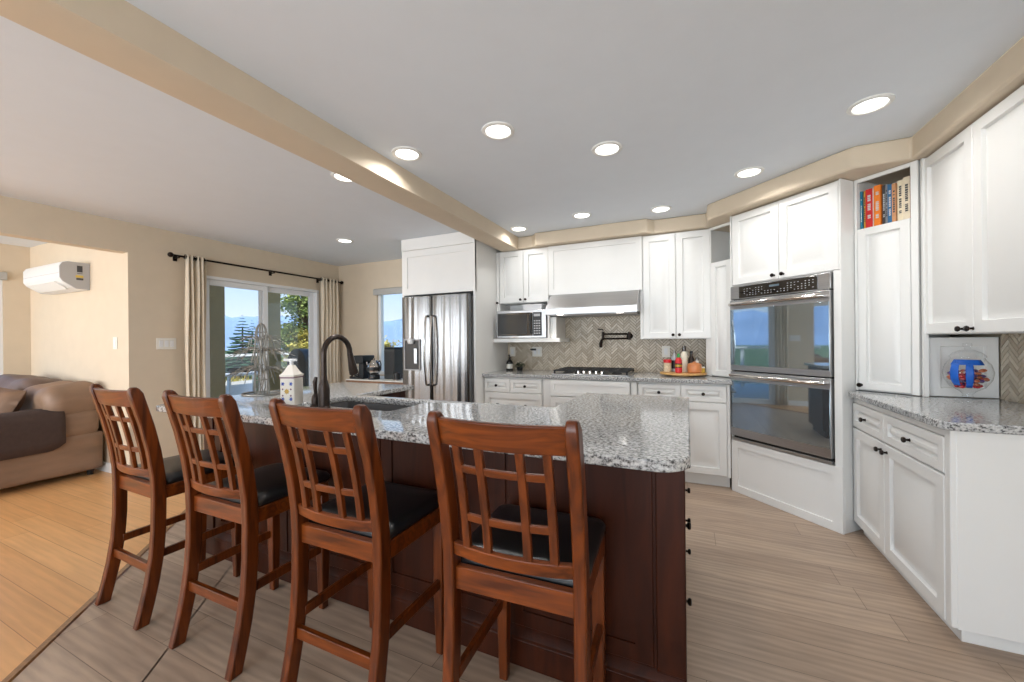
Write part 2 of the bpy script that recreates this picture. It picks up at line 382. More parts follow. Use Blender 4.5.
# ------------------------------------------------------------------ room shell
def wall_holes(axis, c0, c1, a0, a1, z0, z1, holes):
    """wall slab with rectangular holes; axis 'x' = runs along x between c0..c1 in y"""
    mb = MB(); us = sorted({a0, a1, *[h[0] for h in holes], *[h[1] for h in holes]})
    for ua, ub in zip(us, us[1:]):
        hs = [h for h in holes if h[0] <= ua + 1e-6 and h[1] >= ub - 1e-6]
        spans = [(z0, z1)]
        for h in hs:
            spans = [q for s in spans for q in ((s[0], min(s[1], h[2])), (max(s[0], h[3]), s[1])) if q[1] - q[0] > 1e-4]
        for za, zb in spans:
            if axis == 'x': mb.box(ua, ub, c0, c1, za, zb)
            else: mb.box(c0, c1, ua, ub, za, zb)
    bmesh.ops.remove_doubles(mb.bm, verts=mb.bm.verts, dist=1e-5)
    return mb

# floors meet along the 45-degree threshold x + y = -1.8
struct('floor', MB().prism([(XR + .1, YF - .1), (XR + .1, YB + .1), (-4.99, YB + .1), (-4.99, 3.19), (-1.8 - (YF - .1), YF - .1)], -0.05, 0.0), 'vinyl', smooth=0)
struct('floor_wood', MB().prism([(-1.8 - (YF - .1), YF - .1), (-6.1 + .02, 4.28), (-4.99 - .0, 3.19)] if False else [(-1.8 - (YF - .1), YF - .1), (-4.99, 3.19), (-4.99, 2.02), (-7.4, 2.02), (-7.4, YF - .1)], -0.05, 0.0), 'oak', smooth=0)
struct('trim_1', MB().prismx([(-0.018, 0.0), (-0.012, 0.007), (0.012, 0.007), (0.018, 0.0)], -2.2, 4.4).xform(Matrix.Translation((-1.8, 0, 0)) @ Matrix.Rotation(math.radians(135), 4, 'Z')), 'strip')
struct('ceiling', MB().prism([(XR + .1, YF - .1), (XR + .1, YB + .1), (-6.1, YB + .1), (-6.1, 2.05), (-7.4, 2.05), (-7.4, YF - .1)], ZC, ZC + 0.2), 'ceil', smooth=0)  # slab runs out past the wall as an added eave shading the columns
struct('wall_right', MB().box(XR, XR + .1, YF, YB, 0, ZC), 'wall', smooth=0)
struct('wall_back', wall_holes('x', YB, YB + .1, -4.99, XR + .1, 0, ZC, [(-4.12, -3.1, 0.80, 2.03)]), 'wall', smooth=0)
struct('wall_left', wall_holes('y', XL - .12, XL, YF, YB, 0, ZC, [(-1.6, 1.905, 0, 2.15), (2.52, 4.02, 0, 2.03)]), 'wall', smooth=0)
struct('wall_front', wall_holes('x', YF - .1, YF, -7.4, XR + .1, 0, ZC, [(-4.35, -2.35, 0.2, 2.32), (-2.15, -0.15, 0.2, 2.32), (-0.1, 1.4, 0.2, 2.32)]), 'wall', smooth=0)
struct('wall_living_end', MB().box(-7.4, XL - .12, 1.905, 2.025, 0, ZC), 'wall', smooth=0)
struct('wall_living_front', wall_holes('x', -2.62, -2.5, -7.4, XL - .12, 0, ZC, [(-7.0, -5.2, 0.7, 2.15)]), 'wall', smooth=0)
struct('wall_living_far', wall_holes('y', -7.28, -7.16, YF, 2.0, 0, ZC, [(0.2, 1.70, 0.55, 2.10)]), 'wall', smooth=0)
struct('baseboard_left', MB().box(XL, XL + .014, 1.905, 2.5, 0, 0.095).box(XL, XL + .014, 4.05, YB, 0, 0.095), 'trim', bevel=0.004)
struct('baseboard_living', MB().box(-7.16, XL - .12, 1.891, 1.905, 0, 0.095), 'trim', bevel=0.004)

# ceiling beam between kitchen and dining, and the soffit over the cabinets
ZS = 2.305
struct('trim_2', MB().prismy([(-1.955, ZS), (-1.945, ZS - .006), (-1.745, ZS - .006), (-1.735, ZS), (-1.735, ZC), (-1.955, ZC)], YF, 4.06), 'wall')
sof = [(-1.955, 4.05), (-1.56, 4.05), (-1.52, 3.99), (-1.50, 3.975), (-0.36, 3.975), (-0.34, 3.99), (-0.29, 4.05), (0.165, 4.05), (0.165, 3.80), (0.18, 3.785)]
s28 = 2.80 * math.sqrt(2)
sof += [(0.90, s28 - 0.90), (0.93, 3.045 - .165), (0.955, 3.03 - .13), (1.03, 3.03), (1.197, 3.03)]
sof = [(-1.955, 4.05), (-1.56, 4.05), (-1.50, 3.975), (-0.35, 3.975), (-0.29, 4.05), (0.165, 4.05), (0.165, 3.81), (0.185, s28 - 0.185),
       (0.905, s28 - 0.905), (0.925, 3.038), (0.95, 3.03), (1.197, 3.03), (1.197, YF), (XR, YF), (XR, YB), (-1.955, YB)]
struct('ceiling_soffit', MB().prism(sof, ZS, ZC), 'wall', bevel=0.012)

# ------------------------------------------------------------------ doors, windows
def frame_rect(mb, axis, c0, c1, a0, a1, z0, z1, wd, bottom=True):
    for (ua, ub, za, zb) in ((a0, a0 + wd, z0, z1), (a1 - wd, a1, z0, z1), (a0 + wd, a1 - wd, z1 - wd, z1)) + (((a0 + wd, a1 - wd, z0, z0 + wd),) if bottom else ()):
        if axis == 'y': mb.box(c0, c1, ua, ub, za, zb)
        else: mb.box(ua, ub, c0, c1, za, zb)
    return mb
dr = struct('door_1', frame_rect(MB(), 'y', XL - .11, XL + .005, 2.52, 4.02, 0.0, 2.03, 0.035), 'vinylframe', bevel=0.004)
for a0, a1, c in ((2.555, 3.29, XL - .045), (3.21, 3.985, XL - .085)):
    sash = struct('sash', frame_rect(MB(), 'y', c - .017, c + .017, a0, a1, 0.035, 1.995, 0.062), 'vinylframe', dr, bevel=0.004)
    struct('glass_pane', MB().box(c - .004, c + .004, a0 + .06, a1 - .06, 0.095, 1.935), 'glass', sash)
struct('handle', MB().box(XL - .03, XL - .005, 3.245, 3.265, 0.93, 1.15), 'vinylframe', dr, bevel=0.004)
wn = struct('window_1', frame_rect(MB(), 'x', YB + .03, YB + .09, -4.12, -3.1, 0.80, 2.03, 0.05), 'vinylframe', bevel=0.004)
struct('glass_pane', MB().box(-4.07, -3.15, YB + .055, YB + .062, 0.85, 1.98), 'glass', wn)
struct('roller_blind', MB().prismx([(YB - .05, 1.95), (YB - .05, 2.03), (YB - .02, 2.045), (YB, 2.04), (YB, 1.95)], -4.14, -3.1), 'blind', wn, bevel=0.004)
wn = struct('window_2', frame_rect(MB(), 'y', -7.24, -7.17, 0.2, 1.70, 0.55, 2.10, 0.06), 'vinylframe', bevel=0.004)
struct('glass_pane', MB().box(-7.21, -7.203, 0.26, 1.64, 0.61, 2.04), 'glass', wn)
struct('roller_blind', MB().box(-7.16, -7.10, 0.18, 1.72, 2.02, 2.11), 'blind', wn, bevel=0.006)
for i, (a, b) in enumerate(((-4.35, -2.35), (-2.15, -0.15), (-0.1, 1.4))):  # unseen rear windows, added as openings for the fill lamps
    wn = struct('window_%d' % (i + 3), frame_rect(MB(), 'x', YF - .08, YF - .02, a, b, 0.2, 2.32, 0.06), 'vinylframe', bevel=0.004)
    struct('mullion', MB().box((a + b) / 2 - .03, (a + b) / 2 + .03, YF - .075, YF - .025, 0.26, 2.26), 'vinylframe', wn)
wn = struct('window_6', frame_rect(MB(), 'x', -2.6, -2.53, -7.0, -5.2, 0.7, 2.15, 0.06), 'vinylframe', bevel=0.004)  # unseen living room window, added to go with its fill lamp

# ------------------------------------------------------------------ herringbone backsplash
def herringbone(u0, u1, z0, z1, W=0.0235, n=4, gap=0.0036):
    """tiles in the u-z plane, thickness along +d; returned as (u, d, z)"""
    mb = MB(); L = n * W; c, s = math.cos(PI / 4), math.sin(PI / 4)
    uc, zc = (u0 + u1) / 2, (z0 + z1) / 2; Rm = math.hypot(u1 - u0, z1 - z0) / 2 + L
    K = int(Rm / W) + 3
    for j in range(-K, K):
        for i in range(-4 * K, 4 * K):
            bx, bz = (i + j * n) * W, (i - j * n) * W
            if abs(bx) > Rm * 1.5 or abs(bz) > Rm * 1.5: continue
            for (ax, az, w_, h_) in ((bx, bz, L, W), (bx + L, bz + W - L, W, L)):
                q = []
                for (px, pz) in ((ax + gap / 2, az + gap / 2), (ax + w_ - gap / 2, az + gap / 2), (ax + w_ - gap / 2, az + h_ - gap / 2), (ax + gap / 2, az + h_ - gap / 2)):
                    q.append((uc + px * c - pz * s, zc + px * s + pz * c))
                if max(p[0] for p in q) < u0 or min(p[0] for p in q) > u1 or max(p[1] for p in q) < z0 or min(p[1] for p in q) > z1: continue
                mb.loft([[(p[0], 0.0, p[1]) for p in q], [(p[0], -0.004, p[1]) for p in q]])
    bm = mb.bm
    for co, no in (((u0, 0, 0), (-1, 0, 0)), ((u1, 0, 0), (1, 0, 0)), ((0, 0, z0), (0, 0, -1)), ((0, 0, z1), (0, 0, 1))):
        bmesh.ops.bisect_plane(bm, geom=bm.verts[:] + bm.edges[:] + bm.faces[:], plane_co=co, plane_no=no, clear_outer=True)
    return mb
bs = struct('wall_backsplash', MB().box(-1.99, 0.205, YB - .008, YB, CT, 1.56), 'grout', smooth=0)
t = herringbone(-1.99, 0.205, CT, 1.56); t.xform(Matrix.Translation((0, YB - .008, 0)))
struct('herringbone_tile', t, 'tile', bs, smooth=0)
bs = struct('wall_backsplash_side', MB().box(XR - .008, XR, 1.2, 3.06, CT, 1.285), 'grout', smooth=0)
t = herringbone(-3.06, -1.2, CT, 1.285); t.xform(Matrix.Rotation(R90, 4, 'Z')); t.xform(Matrix.Translation((XR - .008, 0, 0)))
struct('herringbone_tile', t, 'tile', bs, smooth=0)

# ------------------------------------------------------------------ cabinets
def cabinet(name, label, org, rot, bodies, fronts, group=None, extra=()):
    T = Thing(name, label, 'cabinet', org, rot, group)
    mb = MB()
    for b in bodies: mb.box(*b)
    T.add('body', mb, 'cab', bevel=0.002)
    for (kind, x0, x1, z0, z1, yf, style, knobs) in fronts:
        d = T.add(kind, MB().panel(x0, x1, z0, z1, yf, style), 'cab')
        for kx, kz in knobs: T.add('knob', knob(kx, kz, yf), 'bronze', d)
    return T

G = 0.0025
UY = 4.07   # upper cabinet face
BY = 3.74   # base cabinet face
# --- refrigerator surround
T = Thing('refrigerator_surround', 'tall white panelled surround and cabinet boxed around the steel refrigerator', 'cabinet', (-2.52, 3.58, 0))
T.add('side_panel', MB().box(-2.05, -2.025, 3.58, YB - .003, 0, ZC - .003), 'cab', bevel=0.002)
T.add('side_panel', MB().box(-2.985, -2.96, 3.58, YB - .003, 0, ZC - .003), 'cab', bevel=0.002)
T.add('body', MB().box(-2.96, -2.05, 3.61, YB - .003, 1.815, ZC - .003), 'cab')
T.add('header_panel', MB().panel(-2.985, -2.025, 1.80, 2.305, 3.578, 'shaker', 0.03, 0.075), 'cab')
T.add('fascia', MB().box(-2.985, -2.025, 3.572, 3.61, 2.307, ZC - .002), 'cab', bevel=0.002)
# --- refrigerator
T = Thing('refrigerator', 'stainless steel french door refrigerator with ice dispenser under the tall white surround', 'refrigerator', (-2.5, 3.5, 0))
T.add('body', MB().box(-2.925, -2.075, 3.575, 4.3, 0.03, 1.755), 'greyplastic', bevel=0.006)
def fdoor(x0, x1, z0, z1):
    r = [[(x, y, z) for x, y in ((x0, 3.57), (x0, 3.515), (x0 + .02, 3.498), ((x0 + x1) / 2, 3.488), (x1 - .02, 3.498), (x1, 3.515), (x1, 3.57))] for z in (z0, z1)]
    return MB().loft(r)
def bar_handle(x, z0, z1, bow=0.03):
    pts = [(x, 3.505, z0), (x, 3.46, z0 + .01)] + [(x, 3.452 - bow * math.sin(PI * k / 10), z0 + .01 + (z1 - z0 - .02) * k / 10) for k in range(11)] + [(x, 3.46, z1 - .01), (x, 3.505, z1)]
    return MB().tube(pts, 0.0125, 10)
dl = T.add('door', fdoor(-2.935, -2.532, 0.62, 1.77), 'steel', bevel=0.004)
T.add('handle', bar_handle(-2.565, 0.80, 1.55), 'chrome', dl)
ds = T.add('dispenser', frame_rect(MB(), 'x', 3.475, 3.51, -2.885, -2.665, 0.955, 1.30, 0.014), 'greyplastic', dl, bevel=0.003)
T.add('dispenser_niche', MB().box(-2.871, -2.679, 3.4835, 3.49, 0.969, 1.286), 'black', dl)
T.add('dispenser_spout', MB().lathe([(0.0, 0.0), (0.03, 0.006), (0.038, 0.03), (0.034, 0.055), (0.0, 0.062)], (-2.78, 3.468, 1.245), 'z', 14), 'plastic', dl)
T.add('dispenser_paddle', MB().box(-2.745, -2.70, 3.472, 3.482, 1.03, 1.20), 'steel', dl, bevel=0.003)
d2 = T.add('door', fdoor(-2.526, -2.065, 0.62, 1.77), 'steel', bevel=0.004)
T.add('handle', bar_handle(-2.493, 0.80, 1.55), 'chrome', d2)
d3 = T.add('freezer_drawer', fdoor(-2.935, -2.065, 0.05, 0.61), 'steel', bevel=0.004)
T.add('handle', MB().tube([(-2.88, 3.51, 0.54), (-2.88, 3.455, 0.54), (-2.12, 3.455, 0.54), (-2.12, 3.51, 0.54)], 0.0125, 10), 'chrome', d3)
# --- back wall uppers
cabinet('pullout_cabinet', 'very narrow white pull-out cabinet with one knob beside the refrigerator side panel', (-2.0, UY, 1.25), 0,
        [(-2.024, -1.985, UY + .02, YB - .013, 1.31, ZS - .004)], [('door', -2.022, -1.987, 1.315, ZS - .012, UY, 'flat', [(-2.004, 1.71)])])
cabinet('wall_cabinet', 'pair of white raised-panel doors above the microwave', (-1.68, UY, 1.7), 0,
        [(-1.984, -1.386, UY + .02, YB - .013, 1.70, ZS - .004)],
        [('door', -1.984 + G, -1.685 - G, 1.705, ZS - .012, UY, 'raised', [(-1.715, 1.735)]), ('door', -1.685 + G, -1.386 - G, 1.705, ZS - .012, UY, 'raised', [(-1.655, 1.735)])])
cabinet('hood_cabinet', 'wide white shaker panel cabinet directly above the steel range hood', (-0.89, UY, 1.76), 0,
        [(-1.384, -0.404, UY + .01, YB - .013, 1.765, ZS - .004)], [('panel', -1.384 + G, -0.404 - G, 1.765, ZS - .008, UY - .012, 'shaker', [])])
cabinet('wall_cabinet', 'tall pair of white raised-panel doors over the spice turntable', (-0.1, UY, 1.27), 0,
        [(-0.43, 0.202, UY + .02, YB - .013, 1.275, ZS - .004)],
        [('door', -0.402 + G, -0.10 - G, 1.28, ZS - .012, UY, 'raised', [(-0.128, 1.315)]), ('door', -0.10 + G, 0.198 - G, 1.28, ZS - .012, UY, 'raised', [(-0.072, 1.315)])])
# --- microwave shelf and microwave
T = Thing('microwave_shelf', 'white open shelf box holding the microwave below the wall cabinet', 'shelf', (-1.63, 4.0, 1.25))
T.add('shelf_board', MB().box(-2.02, -1.235, 3.98, YB - .014, 1.255, 1.298), 'cab', bevel=0.002)
T.add('side_panel', MB().box(-1.372, -1.350, 3.985, 4.06, 1.298, 1.70).box(-1.350, -1.285, 4.02, YB - .014, 1.298, 1.525), 'cab', bevel=0.002)
T.add('back_panel', MB().box(-1.98, -1.372, YB - .03, YB - .014, 1.298, 1.70), 'cab')
T = Thing('microwave', 'black fronted steel microwave on the open white shelf', 'microwave', (-1.68, 4.0, 1.299))
T.add('body', MB().box(-1.968, -1.382, 3.985, 4.32, 1.302, 1.605), 'steelh', bevel=0.006)
T.add('front_frame', MB().box(-1.97, -1.38, 3.968, 3.988, 1.302, 1.607), 'steelh', bevel=0.004)
d = T.add('door', MB().box(-1.957, -1.535, 3.960, 3.97, 1.325, 1.58), 'blackglass', bevel=0.003)
T.add('handle', MB().tube([(-1.548, 3.965, 1.35), (-1.548, 3.93, 1.36), (-1.548, 3.93, 1.55), (-1.548, 3.965, 1.56)], 0.009, 8), 'black', d)
T.add('window', MB().box(-1.945, -1.60, 3.957, 3.961, 1.345, 1.562), mat('grey_mesh_window', (40, 42, 44), 0.12, coat=0.6), d)
cp = T.add('control_panel', MB().box(-1.53, -1.432, 3.960, 3.97, 1.325, 1.58), 'black', bevel=0.003)
kb = MB()
for r in range(6):
    for c in range(3): kb.box(-1.518 + c * .027, -1.500 + c * .027, 3.957, 3.961, 1.345 + r * .027, 1.358 + r * .027)
kb.box(-1.518, -1.446, 3.957, 3.961, 1.535, 1.562)
T.add('keypad', kb, 'greyplastic', cp)
T.add('badge', MB().box(-1.775, -1.70, 3.965, 3.969, 1.309, 1.317), 'chrome')
solo('storage_box', MB().loft([rrect(-1.665, -1.455, 4.03, 4.25, 0.01, 1.606, 2), rrect(-1.675, -1.445, 4.02, 4.26, 0.012, 1.66, 2)]).box(-1.68, -1.44, 4.015, 4.265, 1.66, 1.672), 'plastic', 'shallow white storage box resting on top of the microwave', 'box', (-1.56, 4.14, 1.606), bevel=0.003)
# --- range hood
T = Thing('range_hood', 'stainless steel under-cabinet range hood with two lamps over the cooktop', 'range hood', (-0.88, 3.85, 1.53))
T.add('canopy', MB().prismx([(3.84, 1.545), (3.84, 1.60), (4.02, 1.762), (YB - .01, 1.762), (YB - .01, 1.56), (3.90, 1.545)], -1.345, -0.432), 'steelh', bevel=0.004)
T.add('rim', MB().box(-1.348, -0.429, 3.836, 3.846, 1.535, 1.602), 'steelh', bevel=0.003)
T.add('filter', MB().box(-1.32, -0.455, 3.93, 4.30, 1.530, 1.55), 'greyplastic')
for x in (-1.20, -0.60):
    T.add('lamp', MB().lathe([(0.0, -0.012), (0.033, -0.01), (0.036, 0.0)], (x, 3.885, 1.545), 'z', 16), 'hoodlens')
    lamp('hood_lamp_light', 'SPOT', (x, 3.895, 1.525), 3.2, (1, 0.93, 0.82), (math.radians(-12), 0, 0), spot_size=2.2, spot_blend=0.6, shadow_soft_size=0.03)
# --- back base cabinets
body = lambda x0, x1: [(x0, x1, BY + .02, YB - .003, 0.10, 0.89), (x0, x1, BY + .07, YB - .003, 0, 0.10)]
cabinet('base_cabinet', 'white drawer base between the refrigerator panel and the cooktop drawers', (-1.69, BY, 0), 0, body(-2.024, -1.35),
        [('drawer', -2.024 + .01, -1.71 - G, 0.73, 0.872, BY, 'raised', [(-1.865, 0.80)]), ('drawer', -1.71 + G, -1.356, 0.73, 0.872, BY, 'raised', [(-1.535, 0.80)]),
         ('drawer', -2.014, -1.356, 0.43, 0.722, BY, 'raised', [(-1.85, 0.60), (-1.53, 0.60)]), ('drawer', -2.014, -1.356, 0.11, 0.422, BY, 'raised', [(-1.85, 0.30), (-1.53, 0.30)])])
cabinet('base_cabinet', 'white shaker drawer base underneath the gas cooktop', (-0.87, BY, 0), 0, [(-1.345, -0.425, BY + .02, YB - .003, 0.10, 0.89), (-1.345, -0.425, BY + .07, YB - .003, 0, 0.10)],
        [('drawer', -1.255, -0.49, 0.722, 0.880, BY - .03, 'shaker', []), ('drawer', -1.255, -0.49, 0.42, 0.714, BY - .03, 'shaker', []), ('drawer', -1.255, -0.49, 0.11, 0.412, BY - .03, 'shaker', []),
         ('stile', -1.34, -1.26, 0.11, 0.88, BY, 'flat', []), ('stile', -0.485, -0.43, 0.11, 0.88, BY, 'flat', [])])
cabinet('base_cabinet', 'white two-door base with twin drawers below the spice turntable', (-0.06, BY, 0), 0, body(-0.42, 0.320),
        [('drawer', -0.42 + G, -0.06 - G, 0.73, 0.872, BY, 'raised', [(-0.24, 0.80)]), ('drawer', -0.06 + G, 0.295, 0.73, 0.872, BY, 'raised', [(0.117, 0.80)]),
         ('door', -0.42 + G, -0.06 - G, 0.11, 0.722, BY, 'raised', [(-0.09, 0.66)]), ('door', -0.06 + G, 0.295, 0.11, 0.722, BY, 'raised', [(-0.03, 0.66)]), ('stile', 0.299, 0.322, 0.10, 0.888, BY, 'flat', [])])
# --- diagonal oven cabinet (run coordinates: w along, s into the corner)
SO = 2.886
cabinet('oven_cabinet', 'tall white diagonal cabinet built around the double oven', (-2.01, SO, 0), D45,
        [(-2.42, -2.412, SO + .02, 3.5, 0, ZS - .004), (-1.652, -1.604, SO + .02, 3.5, 0, ZS - .004), (-2.412, -1.652, SO + .021, 3.498, 1.71, ZS - .006), (-2.412, -1.652, SO + .021, 3.498, 0.02, 0.43), (-2.412, -1.652, 3.4, 3.498, 0.43, 1.71)],
        [('door', -2.400, -2.010 - G, 1.715, ZS - .012, SO, 'raised', [(-2.045, 1.745)]), ('door', -2.010 + G, -1.617, 1.715, ZS - .012, SO, 'raised', [(-1.975, 1.745)]),
         ('kick_panel', -2.42, -1.604, 0.0, 0.43, SO - .004, 'shaker', []), ('stile', -1.650, -1.604, 0.43, 1.71, SO, 'flat', []), ('stile', -2.420, -2.410, 0.43, ZS - .004, SO, 'flat', []), ('stile', -1.615, -1.604, 1.71, ZS - .004, SO, 'flat', [])])
T = Thing('double_oven', 'stainless steel double wall oven with black glass doors', 'oven', (-2.03, SO, 0.44), D45)
OX0, OX1 = -2.407, -1.657
T.add('body', MB().box(OX0 + .01, OX1 - .01, SO + .01, 3.38, 0.445, 1.70), 'dark')
T.add('top_fascia', MB().box(OX0, OX1, SO - .014, SO + .02, 1.595, 1.703), 'steelh', bevel=0.003)
cp = T.add('control_panel', MB().box(-2.325, -1.735, SO - .018, SO - .010, 1.601, 1.695), 'blackglass', bevel=0.002)
kb = MB()
for i in range(22):
    x = -2.28 + i * .0245
    for r, z in enumerate((1.618, 1.634, 1.650, 1.668)):
        if 7 <= i <= 13 and r > 1: continue
        if (i * 7 + r * 3) % 5 == 0: continue
        kb.box(x, x + .008, SO - .0195, SO - .0175, z, z + .004)
T.add('display', MB().box(-2.07, -1.995, SO - .0195, SO - .0175, 1.660, 1.676), mat('oven_display', (96, 110, 118), 0.2), cp)
T.add('button_print', kb, 'paleink', cp)
for (z0, z1, zg0, zg1, zh, tg) in ((1.012, 1.588, 1.055, 1.512, 1.552, 1), (0.475, 1.002, 0.540, 0.930, 0.972, 0)):
    d = T.add('door', MB().box(OX0, OX1, SO - .022, SO + .015, z0, z1), 'steelh', bevel=0.003)
    T.add('glass', MB().box(OX0 + .006, OX1 - .006, SO - .0255, SO - .018, zg0, zg1), 'ovenglass', d, bevel=0.001)
    T.add('handle', MB().tube([(OX0 + .035, SO - .02, zh), (OX0 + .03, SO - .055, zh), (OX0 + .06, SO - .068, zh), ((OX0 + OX1) / 2, SO - .076, zh), (OX1 - .06, SO - .068, zh), (OX1 - .03, SO - .055, zh), (OX1 - .035, SO - .02, zh)], [.012, .015, .016, .017, .016, .015, .012], 12), 'chrome', d)
T.add('lower_trim', MB().box(OX0, OX1, SO - .012, SO + .01, 0.437, 0.472).box(OX1 - .0, OX1 + .0, SO, SO, 0, 0) if False else MB().box(OX0, OX1, SO - .012, SO + .01, 0.437, 0.455), 'steelh', bevel=0.002)
T.add('vent', MB().box(OX0 + .02, OX1 - .005, SO - .006, SO + .01, 0.455, 0.474), 'dark')
# --- corner cabinets with open niches either side of the oven
SN = 3.02
def niche_cabinet(label, x0, x1, xd0, xd1, knobs):
    T = Thing('corner_cabinet', label, 'cabinet', ((x0 + x1) / 2, SN, CT), D45)
    Z1 = ZS - .003
    T.add('body', MB().box(x0, x0 + .016, SN + .018, SN + .34, CT + .004, Z1).box(x1 - .016, x1, SN + .018, SN + .34, CT + .004, Z1).box(x0, x1, SN + .30, SN + .34, CT + .004, Z1)
          .box(x0 + .016, x1 - .016, SN + .018, SN + .31, 1.955, 1.975).box(x0 + .016, x1 - .016, SN + .018, SN + .31, CT + .004, CT + .03), 'cab')
    T.add('face_frame', MB().box(x0, xd0, SN, SN + .02, CT + .004, Z1).box(xd1, x1, SN, SN + .02, CT + .004, Z1).box(xd0, xd1, SN, SN + .02, 2.278, Z1), 'cab', bevel=0.002)
    d = T.add('door', MB().panel(xd0 + .002, xd1 - .002, CT + .012, 1.974, SN - .004, 'raised', 0.022, 0.045), 'cab')
    for kx, kz in knobs: T.add('knob', knob(kx, kz, SN - .004), 'bronze', d)
    return T
niche_cabinet('white corner cabinet with a shelf of cookbooks above its tall door', -1.60, -1.285, -1.585, -1.318, [(-1.567, 0.965)])
niche_cabinet('narrow white corner cabinet with an empty open niche above its door', -2.80, -2.423, -2.735, -2.52, [])
# --- side panel under the right uppers
T = Thing('appliance_panel', 'white raised panel standing on the counter behind the candy jar', 'panel', (1.41, 3.07, CT))
T.add('panel', MB().panel(1.278, 1.568, CT + .002, 1.268, 3.07, 'raised', 0.02, 0.05), 'cab')
# --- right-hand base, run coords x_r = -Y, y_r = X
XB = 0.98
cabinet('base_cabinet', 'white base with doors and drawers beside the double oven, candy jar on top', (-2.75, XB, 0), R90,
        [(-3.245, -2.205, XB + .02, XR - .003, 0.07, 0.89), (-3.245, -2.25, XB + .05, XR - .003, 0, 0.07)],
        [('drawer', -3.243, -2.80 - G, 0.695, 0.848, XB, 'raised', [(-3.045, 0.77)]), ('drawer', -2.80 + G, -2.25, 0.695, 0.848, XB, 'raised', [(-2.525, 0.77)]),
         ('door', -3.243, -2.80 - G, 0.075, 0.685, XB, 'raised', [(-2.835, 0.645)]), ('door', -2.80 + G, -2.25, 0.075, 0.685, XB, 'raised', [(-2.765, 0.645)]),
         ('stile', -2.247, -2.207, 0.075, 0.885, XB + .002, 'flat', []), ('top_rail', -3.243, -2.25, 0.852, 0.888, XB + .004, 'flat', [])])
o = cabinet('wall_cabinet', 'white wall cabinet with tall doors above the candy jar', (-2.3, 1.25, 1.28), R90,
        [(-3.062, -1.55, 1.27, XR - .01, 1.285, ZS - .004)],
        [('door', -3.058, -2.615 - G, 1.288, ZS - .012, 1.25, 'raised', [(-2.69, 1.31)]), ('door', -2.615 + G, -2.15 - G, 1.288, ZS - .012, 1.25, 'raised', [(-2.62, 1.31)]), ('door', -2.15 + G, -1.555, 1.288, ZS - .012, 1.25, 'raised', [(-1.6, 1.31)])])
# filler stile between corner cabinet and right uppers
solo('filler_stile', MB().box(1.240, 1.262, 3.028, 3.048, CT + .002, ZS - .004), 'cab', 'slim white filler strip between the cookbook cabinet and the tall wall doors', 'filler', (1.235, 3.05, CT))

# ------------------------------------------------------------------ countertops
def counter(pts, z1=CT, th=0.035):
    return MB().prism(pts, z1 - th, z1)
q = 2.9 * math.sqrt(2)
solo('countertop', counter([(-2.024, 3.705), (0.335, 3.705), (0.333, 3.755), (0.62, 4.045), (0.62, YB - .01), (-2.024, YB - .01)]), 'granite', 'speckled grey granite countertop along the back wall under the cooktop', 'countertop', (-0.9, 4.0, CT - .035), bevel=0.006)
solo('countertop', counter([(0.945, 2.19), (0.975, 2.165), (XR - .01, 2.165), (XR - .01, 3.06), (1.23, 3.06), (1.03, 3.28), (0.945, 3.20)]), 'granite', 'speckled granite countertop holding the candy jar beside the ovens', 'countertop', (1.25, 2.6, CT - .035), bevel=0.006)

# ------------------------------------------------------------------ island
def arc(cx, cy, r, a0, a1, n=6):
    return [(cx + r * math.cos(math.radians(a0 + (a1 - a0) * i / n)), cy + r * math.sin(math.radians(a0 + (a1 - a0) * i / n))) for i in range(n + 1)]
IY0, IY1, IYB = 1.185, 1.93, 2.56
SX0, SX1, SY0, SY1 = -2.02, -1.36, 1.53, 1.86     # sink cut-out
outer = arc(-2.72, IY0 + .06, .06, 180, 270, 4) + arc(0.005 - .10, IY0 + .10, .10, -90, 0) + [(0.005, IYB), (-0.615, IYB), (-0.635, IY1), (-2.0, IY1), (-2.0, IYB - .03)] + [(-2.78, IYB - .03)]
mb = counter(outer)
top = solo('island_countertop', mb, 'granite', 'u-shaped speckled granite island countertop with a sink cut into it', 'countertop', (-1.4, 1.6, CT - .035))
cut = MB().prism([p[:2] for p in rrect(SX0, SX1, SY0, SY1, 0.03, 0)], CT - .2, CT + .1)
co = link('cut', cut, 'granite', off=(-1.4, 1.6, CT - .035)); co.location = (-1.4, 1.6, CT - .035)
bo = top.modifiers.new('cut', 'BOOLEAN'); bo.operation = 'DIFFERENCE'; bo.object = co; bo.solver = 'EXACT'
dg = bpy.context.evaluated_depsgraph_get(); me2 = bpy.data.meshes.new_from_object(top.evaluated_get(dg))
top.modifiers.clear(); old = top.data; top.data = me2; bpy.data.objects.remove(co)
b = top.modifiers.new('bevel', 'BEVEL'); b.width = 0.006; b.segments = 2; b.limit_method = 'ANGLE'; b.angle_limit = math.radians(40)
# sink
mb = MB().loft([rrect(SX0 - .012, SX1 + .012, SY0 - .012, SY1 + .012, .04, CT - .037), rrect(SX0 - .004, SX1 + .004, SY0 - .004, SY1 + .004, .035, CT - .037), rrect(SX0, SX1, SY0, SY1, .035, CT - .05), rrect(SX0 + .01, SX1 - .01, SY0 + .01, SY1 - .01, .04, CT - .22), rrect(SX0 + .05, SX1 - .05, SY0 + .05, SY1 - .05, .04, CT - .235)], cap=False)
bm = mb.bm; bm.verts.ensure_lookup_table(); bm.faces.new(bm.verts[-24:])
T = Thing('sink', 'dark composite undermount sink set into the island countertop', 'sink', (-1.69, 1.7, CT - .24))
T.add('basin', mb, 'sink')
T.add('drain', MB().lathe([(0.045, 0), (0.045, 0.004), (0.03, 0.004), (0.028, 0.001), (0, 0.001)], (-1.69, 1.7, CT - .2345), 'z', 18), 'steelh')
